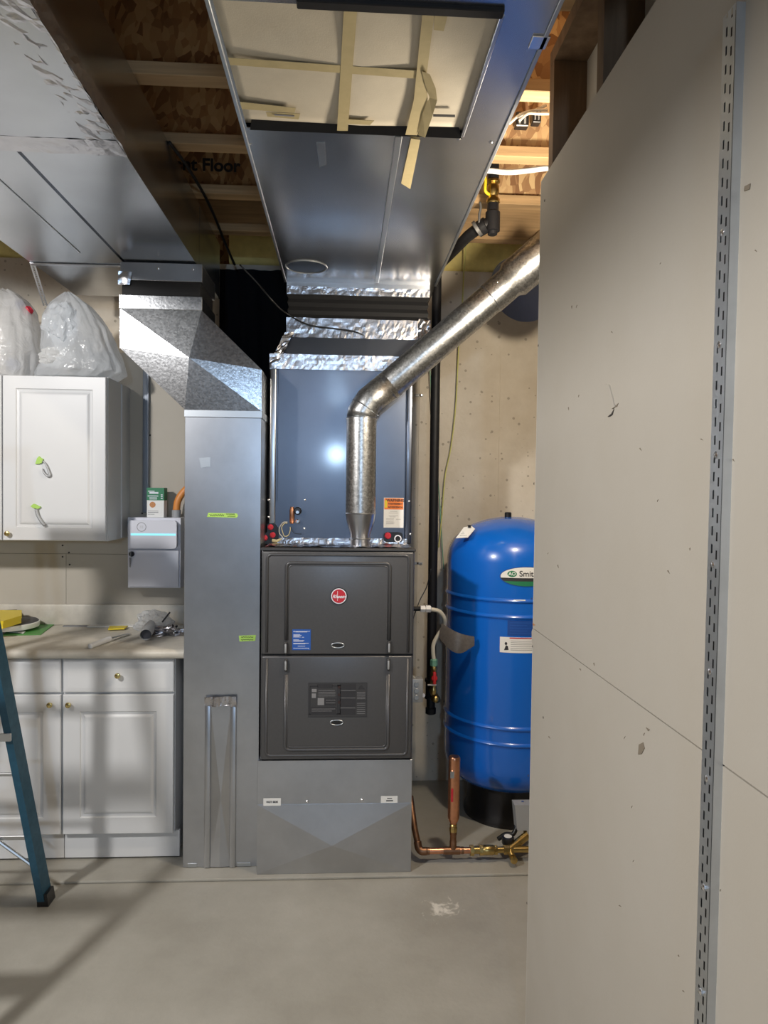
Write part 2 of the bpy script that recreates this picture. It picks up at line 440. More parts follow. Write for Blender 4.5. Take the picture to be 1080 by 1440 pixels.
# right partition wall
WX, WE = .53, 1.95
wr = S_(box('wall_right', WX+.0125, WX+.1, -1.2, WE-.012, 0, JZ, 'lumber_dark'))
bpy.data.objects.remove(wr)
bm = B()
for y in (WE-.04, 1.54, 1.13, .72, .31, -.1, -.51, -.92): bx(bm, WX+.0135, WX+.1025, y-.019, y+.019, .04, JZ-.04)
bx(bm, WX+.0135, WX+.1025, -1.2, WE-.02, 0, .038); bx(bm, WX+.0135, WX+.1025, -1.2, WE-.02, JZ-.038, JZ)
wr = S_(obj('wall_right', bm, 'lumber_dark'))
seam = U(742, 878, X=WX).z; topz = U(767, 246, X=WX).z
bm = B()  # lower sheet, with the torn corner by the seam
prism(bm, [(WX, -1.2, .01), (WX, WE, .01), (WX, WE, seam-.05), (WX, WE+.012, seam-.03), (WX, WE+.014, seam-.012), (WX, WE+.004, seam-.0012), (WX, -1.2, seam-.0012)], (.0125, 0, 0))
obj('drywall_sheet', bm, 'drywall', wr)
obj('drywall_sheet', bx(B(), WX, WX+.0125, -1.2, WE, seam+.0012, topz), 'drywall', wr)
obj('drywall_sheet', bx(B(), WX+.103, WX+.1155, -1.2, WE, .01, JZ), 'drywall', wr)
obj('corner_bead', bx(B(), WX+.0002, WX+.1155, WE+.0005, WE+.004, .01, topz-.01), 'drywall_edge', wr)
for px, py in ((766, 282), (757, 486), (751, 680), (748, 842), (749, 909), (764, 1009), (743, 1091), (741, 1270)):
    p = U(px, py, X=WX); screw((WX, p.y, p.z), wr, .0035, 'X', 'gap_dark', .001, 'nail_hole')
def flake(pts, m, lift=.0012):
    P = [U(px, py, X=WX) for px, py in pts]
    for p in P: p.x = WX-lift
    return obj('drywall_tear', prism(B(), P, (lift*1.2, 0, 0)), m, wr)
flake([(864, 575), (862, 583), (858, 586), (855, 586), (860, 582)], 'gap_dark')
flake([(870, 567), (868, 572), (864, 572), (867, 570)], 'drywall_mark')
flake([(851, 540), (858, 541), (863, 560), (866, 572), (862, 575), (859, 562), (856, 551)], 'drywall', .003)
flake([(899, 1047), (905, 1044), (907, 1052), (903, 1060), (898, 1061)], 'drywall_mark')
flake([(909, 1023), (914, 1026), (912, 1028)], 'drywall_mark')
flake([(749, 876), (753, 879), (750, 880)], 'brown_print', .0006)
flake([(1048, 262), (1056, 258), (1055, 266), (1047, 269)], 'drywall_mark')
for k in range(26):
    px, py = random.uniform(760, 1070), random.uniform(300, 1400)
    flake([(px, py), (px+random.uniform(-2, 3), py+random.uniform(2, 5)), (px-1.2, py+1)], 'drywall_mark', .0008)

# ------------------------------------------------------------------ shelf standard on the right wall
rail = thing('shelf_standard', 'slotted steel shelf standard screwed upright to the drywall', 'shelf bracket', (WX, .94, .40))
FX = WX-.013
ry0 = U(1034, 30, X=FX).y; ry1 = U(1017, 30, X=FX).y; ztop = U(1026, 14, X=FX).z
bm = B()
zb = .42; pitch = .0254; W = ry1-ry0
ycols = [0, .22, .34, .62, .74, 1]
n = int((ztop-zb)/pitch)
def face(y0, y1, z0, z1):
    bm.faces.new([bm.verts.new((FX, ry0+W*a, z)) for a, z in ((y0, z0), (y1, z0), (y1, z1), (y0, z1))])
for k in range(n+1):
    z0 = zb+k*pitch; z1 = min(z0+pitch, ztop)
    face(0, .22, z0, z1); face(.34, .62, z0, z1); face(.74, 1, z0, z1)
    for a, b, o in ((.22, .34, .0), (.62, .74, .5)):
        s0 = z0+pitch*(.12+o*.0); s1 = z0+pitch*.62
        if o: s0, s1 = z0+pitch*.42, z0+pitch*.92
        face(a, b, z0, min(s0, z1)); face(a, b, min(s1, z1), z1)
bmesh.ops.remove_doubles(bm, verts=bm.verts[:], dist=1e-5)
obj('slotted_face', bm, 'zinc_rail', rail)
bm = B()
bx(bm, FX+.0005, WX, ry0-.0015, ry0, zb, ztop); bx(bm, FX+.0005, WX, ry1, ry1+.0015, zb, ztop)
obj('side_flange', bm, 'zinc_rail', rail)
obj('back_strip', bx(B(), WX-.0045, WX-.0035, ry0, ry1, zb, ztop), 'black', rail)
for px, py in ((1013, 330), (1007, 487), (1003, 640), (998, 793), (993, 942), (989, 1091), (986, 1243), (982, 1389)):
    p = U(px, py, X=FX); screw((FX, (ry0+ry1)/2, p.z), rail, .005, 'X', 'chrome', .003)

rail.rotation_euler.x = .008; rail.location.y += .008*1.8

# ------------------------------------------------------------------ ceiling ducts
TZ, TT = 2.5, 2.762
# left (return) trunk
LX0, LX1 = U(47, 372, Z=TZ).x, U(278, 374, Z=TZ).x
YC = U(150, 373, Z=TZ).y            # cross joint
YF = U(80, 204, Z=TZ).y             # taped joint
lt = thing('return_trunk_duct', 'galvanized ceiling trunk duct at the upper left above cabinets', 'duct', (LX0, 1.5, TZ))
xs1 = U(100, 290, Z=TZ).x
def openbox(bm, x0, x1, y0, y1, z0, z1): bx(bm, x0, x1, y0, y1, z0, z1)
obj('near_section', bx(B(), LX0, LX1, -1.2, YF, TZ, TT), 'trunk', lt)
bm = B(); bx(bm, LX0, xs1-.006, YF, YC, TZ, TT); bx(bm, xs1+.006, LX1, YF, YC, TZ, TT); bx(bm, xs1-.006, xs1+.006, YF, YC, TZ+.012, TT)
obj('middle_section', bm, 'trunk', lt)
obj('far_section', bx(B(), LX0, LX1, YC+.004, 3.50, TZ+.002, TT), 'trunk', lt)
obj('drive_cleat', bx(B(), LX0-.004, LX1+.004, YC-.012, YC+.016, TZ-.006, TZ, .002, 1), 'galv', lt)
xs2 = U(40, 290, Z=TZ).x
obj('seam_strip', bx(B(), xs2-.004, xs2+.004, YF+.15, YC-.15, TZ-.003, TZ, .001, 1), 'steel', lt)
foil('foil_tape', (LX0, YF-.04, TZ-.001), (LX1, YF-.04, TZ-.001), (LX1, YF+.045, TZ-.001), (LX0, YF+.045, TZ-.001), lt, -.004, 40, 4, seed=3, freq=20)
foil('foil_tape', (LX1-.075, -.2, TZ-.001), (LX1-.075, YF+.05, TZ-.001), (LX1+.004, YF+.05, TZ-.001), (LX1+.004, -.2, TZ-.001), lt, -.012, 110, 6, seed=8, freq=26)
foil('foil_tape', (LX1+.003, -.2, TZ), (LX1+.003, YF+.02, TZ), (LX1+.003, YF+.02, TZ+.05), (LX1+.003, -.2, TZ+.05), lt, .004, 90, 3, seed=12)
# centre (supply) trunk
SX0, SX1 = U(342, 185, Z=TZ).x, U(647, 325, Z=TZ).x
YO = U(500, 186, Z=TZ).y            # far edge of the boarded opening
YN = U(585, 14, Z=TZ).y             # near edge
SFY = U(505, 396, Z=TZ).y+.03       # front of the riser
st = thing('supply_trunk_duct', 'wide galvanized ceiling trunk duct directly above the furnace', 'duct', (0, 1.6, TZ))
OX1 = U(652, 186, Z=TZ).x
bm = B(); bx(bm, SX0, SX1, YO, 3.62, TZ, TZ+.002); bx(bm, OX1, SX1, YN, YO, TZ, TZ+.002); bx(bm, SX0, SX0+.012, YN, YO, TZ, TZ+.002); bx(bm, SX0, SX1, -1.2, YN, TZ, TZ+.002)
obj('bottom_sheet', bm, 'trunk', st)
bm = B(); bx(bm, SX0, SX0+.002, -1.2, 3.62, TZ, TT); bx(bm, SX1-.002, SX1, -1.2, 3.62, TZ, TT); bx(bm, SX0, SX1, -1.2, 3.62, TT-.002, TT); bx(bm, SX0, SX1, 3.618, 3.62, TZ, TT)
obj('side_sheet', bm, 'trunk', st)
# lips of the opening
bm = B()
prism(bm, [(SX0+.02, YO+.002, TZ-.004), (OX1-.0, YO+.002, TZ-.004), (OX1-.02, YO-.035, TZ+.02), (SX0+.03, YO-.035, TZ+.02)], (0, 0, .002))
obj('opening_lip', bm, 'black_iron', st)
obj('opening_lip', bx(B(), OX1-.004, OX1+.004, YN, YO, TZ-.002, TZ+.03, .001, 1), 'galv', st)
obj('opening_lip', bx(B(), .0-.10, OX1, YN-.02, YN+.004, TZ-.008, TZ+.03, .002, 1), 'black_iron', st)
xq = .5*(U(552, 200, Z=TZ).x+U(536, 385, Z=TZ).x)
obj('seam_strip', bx(B(), xq-.009, xq+.009, YO+.01, SFY-.03, TZ-.004, TZ, .0015, 1), 'steel', st)
obj('edge_flange', bx(B(), SX0-.003, SX0+.006, -1.2, SFY, TZ-.004, TZ+.02, .001, 1), 'steel', st)
obj('edge_flange', bx(B(), SX1-.006, SX1+.003, -1.2, SFY, TZ-.004, TZ+.02, .001, 1), 'steel', st)
pc = U(431, 375, Z=TZ)
bm = B(); tube(bm, [(pc.x+.083*math.cos(a*PI/16), pc.y+.083*math.sin(a*PI/16), TZ-.001) for a in range(33)], .0035, 6, False)
obj('takeoff_ring', bm, 'steel', st, True)
disc('takeoff_plate', (pc.x, pc.y, TZ-.0005), .081, .001, 'trunk_dark', st, 32, 'Z')
ptab = U(757, 58, Z=TZ); obj('corner_tab', bx(B(), ptab.x-.016, ptab.x+.02, ptab.y-.02, ptab.y+.02, TZ-.004, TZ, .001, 1), 'chrome', st)
for px, py in ((352, 203), (645, 195), (690, 200), (560, 198)):
    p = U(px, py, Z=TZ); screw((p.x, p.y, TZ), st, .005, 'Z')
# strips of old tape and marks under the trunk
def onplane(name, pts, z, m, parent, t=.0012):
    P = [U(px, py, Z=z) for px, py in pts]
    for p in P: p.z = z
    return obj(name, prism(B(), P, (0, 0, t)), m, parent)
onplane('clear_tape', [(445, 201), (457, 201), (459, 232), (449, 235)], TZ-.0015, 'steel', st)
# cardboard cover over the opening
PZ = TZ+.012
card = thing('cardboard_panel', 'beige cardboard panel taped over the opening under the centre duct', 'panel', (0, 1.6, PZ))
a0, a1 = SX0+.004, OX1+.03
bm = B(); nn = 24
g = []
for i in range(nn+1):
    row = []
    for j in range(13):
        s, t = i/nn, j/12
        x = a0+(a1-a0)*s; y = (YN-.1)+(YO-.004-YN+.1)*t
        z = PZ+.004*noise.noise(Vector((x*3, y*3, 0)))-.010*math.exp(-((t-.6)/.5)**2)*(1-abs(2*s-1))
        row.append(bm.verts.new((x, y, z)))
    g.append(row)
for i in range(nn):
    for j in range(12): bm.faces.new((g[i][j], g[i+1][j], g[i+1][j+1], g[i][j+1]))
r = bmesh.ops.extrude_face_region(bm, geom=bm.faces[:])
for v in [e for e in r['geom'] if isinstance(e, bmesh.types.BMVert)]: v.co.z += .005
obj('board', bm, 'board_card', card, 'all')
zt = PZ-.012
def tape(pts, z=zt, m='mask_tape'):
    return onplane('tape_strip', pts, z, m, card, .001)
tape([(484, 5), (503, 5), (489, 184), (474, 184)], zt)
tape([(318, 81), (320, 91), (590, 111), (592, 100)], zt+.0005)
tape([(333, 143), (335, 153), (414, 159), (416, 152)], zt+.002)
tape([(374, 158), (376, 164), (420, 168), (422, 160)], zt+.0015)
tape([(490, 168), (489, 174), (520, 176), (526, 170)], zt+.0015)
tape([(595, 10), (612, 10), (600, 105), (602, 150), (585, 195), (570, 190), (582, 140), (586, 100)], zt-.002)
tape([(612, 12), (632, 12), (624, 44), (610, 42)], zt)
tape([(578, 195), (591, 197), (577, 266), (564, 258)], TZ-.006)
bm = B()  # loose fold of the long tape strip
P = [U(x, y, Z=zt-.004) for x, y in ((593, 100), (598, 120), (604, 137), (594, 160), (588, 190))]
Q = [p+Vector((.018+.006*(k % 2), 0, -.006)) for k, p in enumerate(P)]
for p, q, p2, q2 in zip(P[:-1], Q[:-1], P[1:], Q[1:]): bm.faces.new([bm.verts.new(v) for v in (p, q, q2, p2)])
obj('tape_strip', bm, 'mask_tape', card)
onplane('slot', [(609, 161), (640, 162), (640, 165), (609, 164)], zt, 'black', card)
onplane('slot', [(386, 161), (414, 163), (414, 164.5), (386, 162.5)], zt, 'ink_soft', card)

# riser: boot, flexible collar and coil box
RX0, RX1 = U(403, 430, Y=SFY).x, U(604, 430, Y=SFY).x
CFY = 3.15
cx0, cx1, cz0, cz1 = plane_rect(383, 510, 579, 764, CFY)
zA, zB, zC = U(500, 470, Y=SFY).z, U(500, 449, Y=SFY).z, U(500, 416, Y=SFY).z
boot = thing('duct_boot', 'foil-taped duct boot with black flexible collar joining coil box and ceiling duct', 'duct', (0, 3.35, cz1))
obj('transition', hull(B(), [(cx0-.01, CFY-.005, cz1), (cx1+.01, CFY-.005, cz1), (cx1+.01, 3.69, cz1), (cx0-.01, 3.69, cz1)], [(RX0, SFY, zA), (RX1, SFY, zA), (RX1, 3.6, zA), (RX0, 3.6, zA)]), 'coil_metal', boot)
obj('lower_collar', bx(B(), RX0, RX1, SFY, 3.6, zA, zB), 'trunk', boot)
bm = B(); prf = [0, .008, .004, .010, .003, .009, 0]
rings = []
for k, d in enumerate(prf):
    z = zB+(zC-zB)*k/6; d = -d
    rings.append([bm.verts.new(p) for p in ((RX0-d, SFY+d*-1, z), (RX1+d, SFY-d, z), (RX1+d, 3.6+d, z), (RX0-d, 3.6+d, z))])
for a, b in zip(rings[:-1], rings[1:]):
    for j in range(4): bm.faces.new((a[j], a[(j+1) % 4], b[(j+1) % 4], b[j]))
obj('flexible_collar', bm, 'black_rubber', boot, label='black rubber flexible collar')
obj('upper_collar', bx(B(), RX0, RX1, SFY, 3.6, zC, TZ), 'galv', boot)
e = .003
foil('foil_tape', (RX0, SFY-e, zC), (RX1, SFY-e, zC), (RX1, SFY-e, TZ-.02), (RX0, SFY-e, TZ-.02), boot, .0035, 60, 5, seed=1)
foil('foil_tape', (RX0, SFY-e, zA-.02), (RX1, SFY-e, zA-.02), (RX1, SFY-e, zB), (RX0, SFY-e, zB), boot, .0035, 60, 5, seed=2)
foil('foil_tape', (cx0-.014, CFY-.009, cz1-.035), (cx1+.012, CFY-.009, cz1-.035), (cx1+.012, CFY-.012, cz1+.03), (cx0-.014, CFY-.012, cz1+.03), boot, .0035, 60, 5, seed=4)
foil('foil_tape', (cx0-.016, CFY-.012, cz1-.02), (cx0+.03, CFY-.014, cz1), (RX0+.035, SFY-.004, zA), (RX0-.004, SFY-.006, zA), boot, .012, 14, 14, seed=6)
foil('foil_tape', (RX1-.05, SFY-.005, zA-.02), (RX1+.004, SFY-.005, zA-.02), (RX1+.004, SFY-.005, zB+.004), (RX1-.05, SFY-.005, zB+.004), boot, .014, 10, 10, seed=7, freq=40)
ta = U(513, 471, Y=SFY+.02); tb = U(562, 482, Y=SFY+.02)
foil('foil_tape', (ta.x, SFY+.006, ta.z-.02), (tb.x, SFY+.018, tb.z-.03), (tb.x+.01, SFY+.006, tb.z+.02), (ta.x+.01, SFY-.004, ta.z+.02), boot, .006, 12, 6, seed=9)

coil = thing('coil_cabinet', 'tall grey metal coil box standing on top of the furnace', 'furnace part', (0, 3.4, cz0))
FZ = 1.345
obj('case', bx(B(), cx0, cx1, CFY+.004, 3.68, FZ+.004, cz1, .002, 1), 'coil_metal', coil)
obj('front_panel', bx(B(), cx0+.022, cx1-.028, CFY-.003, CFY+.004, FZ+.006, cz1-.02, .002, 1), 'coil_metal', coil)
obj('corner_flange', bx(B(), cx0-.012, cx0+.016, CFY-.010, CFY+.004, FZ+.006, cz1, .006, 3), 'galv', coil, True)
obj('corner_flange', bx(B(), cx1-.026, cx1+.002, CFY-.008, CFY+.004, FZ+.006, cz1, .006, 3), 'coil_metal', coil, True)
for px, py in ((429, 703), (428, 743), (378, 727), (378, 703), (575, 705), (577, 751)):
    p = U(px, py, Y=CFY-.004); screw((p.x, CFY-.003 if px > 400 and px < 570 else CFY-.009, p.z), coil, .0045)
px0, px1, pz0, pz1 = plane_rect(384, 705, 425, 764, CFY)
obj('access_plate', prism(B(), [(x, CFY-.0045, z) for x, z in rrect(px0, px1, pz0+.012, pz1, .02)], (0, .0012, 0)), 'coil_metal', coil)
def cpt(px, py, y=CFY-.004): return U(px, py, Y=y)
# red plugged refrigerant stubs
gk = obj('pipe_grommet', prism(B(), [(cpt(x, y).x, CFY-.004, cpt(x, y).z) for x, y in ((376, 737), (386, 735), (393, 743), (392, 760), (383, 765), (370, 764), (369, 752), (376, 748))], (0, -.012, 0)), 'plastic_black', coil)
for px, py, yy in ((381, 741, -.016), (384, 752, -.018), (373, 756, -.02)):
    p = cpt(px, py); disc('red_plug', (p.x, CFY+yy, p.z), .0125, .012, 'red_cap', coil, 18, bev=.004)
    disc('plug_centre', (p.x, CFY+yy-.0118, p.z), .006, .002, 'red_plastic', coil, 12)
p = cpt(411, 726); obj('copper_stub', lathe(B(), [(.006, -.012), (.011, -.006), (.011, .048), (.008, .056), (.008, .062)], (p.x, CFY-.018, p.z-.02), 14), 'copper', coil, True)
p = cpt(419, 718); disc('valve_cap', (p.x, CFY-.006, p.z), .017, .03, 'plastic_black', coil, 20, bev=.005)
p = cpt(419, 720); disc('valve_stem', (p.x, CFY-.035, p.z), .007, .006, 'chrome', coil, 14)
p = cpt(419, 733); disc('valve_port', (p.x, CFY-.006, p.z), .010, .02, 'chrome', coil, 14, bev=.004)
def cwire(name, pts, r, m, parent, y=CFY-.015, k=6):
    return obj(name, tube(B(), smoothpath([U(a, b, Y=(c[0] if c else y)) for a, b, *c in pts], k), r, 6), m, parent, 'all')
cwire('control_wire', [(404, 734), (398, 735), (393, 742), (393, 750), (397, 755), (396, 758), (387, 762)], .0022, 'wire_white', coil)
cwire('control_wire', [(404, 736), (400, 736), (396, 742), (398, 750), (400, 754), (405, 753), (408, 746), (408, 741)], .0022, 'cream', coil)
cwire('control_wire', [(409, 741), (411, 746), (415, 750), (424, 751)], .0014, 'wire_black', coil)
obj('cable_sleeve', tube(B(), [cpt(383, 760, CFY-.02), cpt(389, 761, CFY-.024), cpt(395, 758, CFY-.02)], [.007, .007, .004], 10), 'cream', coil, True)
# right grommet
gx0, gx1, gz0, gz1 = plane_rect(539, 748, 566, 762, CFY)
obj('pipe_grommet', prism(B(), [(x, CFY-.003, z) for x, z in rrect(gx0, gx1, gz0, gz1, .015)], (0, -.014, 0)), 'plastic_black', coil)
p = cpt(545, 753); disc('red_plug', (p.x, CFY-.017, p.z), .0145, .012, 'red_cap', coil, 18, bev=.004); disc('plug_centre', (p.x, CFY-.029, p.z), .006, .002, 'red_plastic', coil, 12)
p = cpt(559, 757)
obj('drain_port', lathe(B(), [(.016, 0), (.016, -.012), (.0115, -.012), (.0115, -.002)], (p.x, CFY-.017, p.z), 20, 'Y'), 'white_plastic', coil, True)
disc('drain_bore', (p.x, CFY-.016, p.z), .0114, .004, 'black', coil, 18)
# warning label
wx0, wx1, wz0, wz1 = plane_rect(539.5, 700, 567.5, 742, CFY)
lab = obj('warning_label', bx(B(), wx0, wx1, CFY-.0052, CFY-.0042, wz0, wz1), 'white_paper', coil, label='orange and white warning label')
wh = wz1-wz0; ww = wx1-wx0; LY = CFY-.0052
bars('orange_band', [(wx0+.002, wx1-.002, wz1-wh*.39, wz1-.002)], LY, 'orange_print', lab)
bars('yellow_mark', [(wx0+.004, wx0+ww*.17, wz1-wh*.33, wz1-.012)], LY-.0006, 'yellow_plastic', lab)
text('warning_text', 'WARNING', .0165, (wx0+ww*.58, LY-.0008, wz1-wh*.09), 'ink', lab, bold=.0006)
text('warning_text', 'AVERTISSEMENT', .0088, (wx0+ww*.58, LY-.0008, wz1-wh*.205), 'ink', lab, bold=.0003)
text('warning_text', 'ADVERTENCIA', .0098, (wx0+ww*.58, LY-.0008, wz1-wh*.315), 'ink', lab, bold=.0003)
bars('print', [(wx0+ww*a, wx0+ww*b, wz1-wh*c-.0012, wz1-wh*c) for a, b, c in ((.32, .68, .45), (.25, .72, .50), (.25, .72, .60), (.3, .6, .635), (.12, .52, .70), (.62, .85, .71), (.12, .5, .735), (.12, .5, .80), (.12, .55, .835), (.12, .5, .87))], LY, 'ink_soft', lab)

# ------------------------------------------------------------------ furnace
FY = 2.90
fx0, fx1, _, fz1 = plane_rect(367, 774, 581, 1066, FY)
bx0, bx1, bz0, bz1 = plane_rect(361.5, 1069, 578.5, 1238, FY-.012)
seamz = U(475, 921.5, Y=FY-.02).z
fur = thing('furnace', 'dark grey upflow gas furnace with two panel doors and round red badge', 'furnace', ((fx0+fx1)/2, FY+.35, .012))
obj('cabinet', bx(B(), fx0, fx1, FY, FY+.71, bz1, FZ, .003, 2), 'furnace_paint', fur, True)
obj('top_rim', bx(B(), fx0-.003, fx1+.004, FY-.022, FY+.04, FZ-.006, FZ+.004, .002, 1), 'furnace_trim', fur, True)
foil('foil_tape', (fx0+.01, FY+.02, FZ+.005), (fx1-.01, FY+.02, FZ+.005), (fx1-.01, CFY-.01, FZ+.006), (fx0+.01, CFY-.01, FZ+.006), fur, .008, 70, 10, seed=21)
foil('foil_tape', (fx0+.01, CFY-.012, FZ+.006), (fx1-.01, CFY-.012, FZ+.006), (fx1-.01, CFY-.012, FZ+.03), (fx0+.01, CFY-.012, FZ+.03), fur, .006, 70, 3, seed=22)
DY = FY-.020
def door(name, z0, z1, ridge_up, label):
    d = obj(name, bx(B(), fx0+.004, fx1-.003, DY, FY-.0005, z0, z1, .007, 3), 'furnace_paint', fur, True, label)
    xo0, xo1 = U(375.5, 850, Y=DY).x, U(574.5, 850, Y=DY).x
    xi0, xi1 = U(402.5, 850, Y=DY).x, U(548, 850, Y=DY).x
    def bead(pts, r):
        P = []
        for i, (x, z) in enumerate(pts):
            if 0 < i < len(pts)-1:
                (xa, za), (xb, zb_) = pts[i-1], pts[i+1]
                c = Vector((x, z)); a = (Vector((xa, za))-c).normalized()*.02; b = (Vector((xb, zb_))-c).normalized()*.02
                for k in range(6):
                    t = k/5; q = (c+a)*(1-t)**2+c*2*t*(1-t)+(c+b)*t*t; P.append((q.x, DY+.001, q.y))
            else: P.append((x, DY+.001, z))
        obj('bead', tube(B(), P, r, 8), 'furnace_paint', d, 'all')
    if ridge_up:
        bead([(xo0, z0+.01), (xo0, z1-.014), (xo1, z1-.014), (xo1, z0+.01)], .006)
        zi = U(475, 792, Y=DY).z
        bead([(xi0, z0+.06), (xi0, zi), (xi1, zi), (xi1, z0+.06)], .007)
        bead([(xi0+.008, z0+.06), (xi0+.008, zi-.01), (xi1-.008, zi-.01), (xi1-.008, z0+.06)], .003)
    else:
        bead([(xo0, z1-.01), (xo0, z0+.018), (xo1, z0+.018), (xo1, z1-.01)], .006)
        zi = U(475, 1054, Y=DY).z
        bead([(xi0, z1-.075), (xi0, zi), (xi1, zi), (xi1, z1-.075)], .007)
        bead([(xi0+.008, z1-.075), (xi0+.008, zi+.01), (xi1-.008, zi+.01), (xi1-.008, z1-.075)], .003)
    return d
ud = door('upper_door', seamz+.003, FZ-.008, True, 'upper furnace door with round red badge')
ld = door('lower_door', bz1+.006, seamz-.003, False, 'lower furnace door with wiring placard')
obj('door_gap', bx(B(), fx0+.002, fx1-.002, DY+.012, DY+.018, seamz-.003, seamz+.003), 'black', fur)
def latch(px, py, par):
    p = U(px, py, Y=DY); o = obj('latch', bx(B(), p.x-.007, p.x+.007, DY-.014, DY, p.z-.026, p.z+.026, .006, 3), 'furnace_trim', par, True)
    obj('latch_clip', bx(B(), p.x-.004, p.x+.004, DY-.018, DY-.012, p.z-.018, p.z+.018, .002, 2), 'grey_metal', o, True)
latch(402, 911, ud); latch(547, 910, ud); latch(402, 935, ld); latch(546, 934, ld)
def handle(px, py, par):
    p = U(px, py, Y=DY)
    bm = B(); tube(bm, [(p.x+.026*math.cos(a*PI/14), DY-.001, p.z+.010*math.sin(a*PI/14)) for a in range(29)], .0028, 6, False)
    h = obj('finger_pull', bm, 'steel', par, 'all', 'oval finger pull')
    bm = B(); bm.faces.new([bm.verts.new((p.x+.025*math.cos(a*PI/14), DY-.0012, p.z+.0095*math.sin(a*PI/14))) for a in range(28)])
    obj('recess', bm, 'black', h)
handle(475, 907.5, ud); handle(473.5, 1016, ld)
# round badge
p = U(476.5, 838, Y=DY)
bd = disc('badge', (p.x, DY, p.z), .0345, .005, 'plastic_black', ud, 36, bev=.002); bd['label'] = 'round red badge with white script lettering'
disc('badge_ring', (p.x, DY-.005, p.z), .0315, .001, 'white_print', bd, 36)
disc('badge_field', (p.x, DY-.006, p.z), .0275, .001, 'red_print', bd, 36)
text('badge_text', 'Rheem', .0185, (p.x, DY-.0074, p.z-.002), 'white_print', bd, shear=.3, bold=.0004)
bars('badge_stroke', [(p.x-.006, p.x-.0045, p.z-.019, p.z+.021)], DY-.007, 'white_print', bd)
# blue sticker
sx0, sx1, sz0, sz1 = plane_rect(411, 885, 437, 914, DY)
bs = obj('blue_sticker', bx(B(), sx0, sx1, DY-.0015, DY-.0003, sz0, sz1), 'blue_print', ud, label='blue sticker with white print')
sw, sh = sx1-sx0, sz1-sz0
bars('print', [(sx0+sw*a, sx0+sw*b, sz1-sh*c-.0016, sz1-sh*c) for a, b, c in ((.16, .95, .08), (.16, .8, .115), (.06, .42, .24), (.06, .5, .28), (.06, .38, .32), (.06, .45, .36), (.52, .64, .37), (.06, .36, .49), (.06, .65, .53), (.06, .6, .57), (.06, .9, .66), (.06, .7, .69), (.3, .7, .8), (.06, .9, .9))], DY-.0015, 'white_print', bs)
bm = B(); prism(bm, [(sx0+sw*.05, DY-.0021, sz1-sh*.13), (sx0+sw*.14, DY-.0021, sz1-sh*.13), (sx0+sw*.095, DY-.0021, sz1-sh*.05)], (0, .0006, 0)); obj('warning_triangle', bm, 'white_print', bs)
text('print', '\u2022', .01, (sx1-sw*.1, DY-.002, sz0+sh*.05), 'white_print', bs)
# wiring placard
qx0, qx1, qz0, qz1 = plane_rect(433.5, 960, 516, 1008, DY)
pl = obj('placard', bx(B(), qx0, qx1, DY-.0014, DY-.0003, qz0, qz1), 'furnace_trim', ld, label='black printed wiring and safety placard')
qw, qh = qx1-qx0, qz1-qz0
R4 = lambda a, b, c, d: (qx0+qw*a, qx0+qw*b, qz1-qh*d, qz1-qh*c)
bars('print_black', [R4(.02, .04, .1, .93), R4(.02, .55, .9, .93), R4(.03, .16, .08, .12), R4(.15, .41, .04, .16), R4(.40, .55, .07, .11), R4(.54, .81, .03, .2), R4(.54, .81, .24, .42), R4(.54, .81, .46, .7), R4(.54, .81, .76, .94), R4(.28, .48, .46, .66), R4(.05, .48, .70, .9), R4(.49, .55, .05, .92), R4(.82, .985, .52, .545)], DY-.0014, 'ink', pl)
bars('print_grey', [R4(.06, .14, .18, .27), R4(.17, .45, .22, .23), R4(.17, .46, .27, .28), R4(.17, .46, .32, .33), R4(.17, .46, .38, .39), R4(.06, .13, .31, .44), R4(.16, .27, .44, .65), R4(.3, .46, .5, .51), R4(.3, .46, .58, .59), R4(.06, .46, .76, .77), R4(.06, .4, .82, .83)]+[R4(.56, .8, c, c+.01) for c in (.22, .44, .73)]+[R4(.83, .97, .28+.045*k, .29+.045*k) for k in range(5)]+[R4(.83, .97, .6+.06*k, .61+.06*k) for k in range(6)], DY-.0018, 'ink_soft', pl)
for k in range(3):
    disc('print_mark', (qx0+qw*.525, DY-.0018, qz1-qh*(.13+.22*k)), .006, .0004, 'mark_red', pl, 14)
bm = B(); prism(bm, [(qx0+qw*.84, DY-.002, qz1-qh*.19), (qx0+qw*.965, DY-.002, qz1-qh*.19), (qx0+qw*.9, DY-.002, qz1-qh*.06)], (0, .0005, 0)); obj('warning_triangle', bm, 'ink', pl)
bm = B()
for a in ((qx0, qx1, qz0, qz0+.001), (qx0, qx1, qz1-.001, qz1), (qx0, qx0+.001, qz0, qz1), (qx1-.001, qx1, qz0, qz1)): bx(bm, a[0], a[1], DY-.002, DY-.001, a[2], a[3])
obj('placard_border', bm, 'ink', pl)
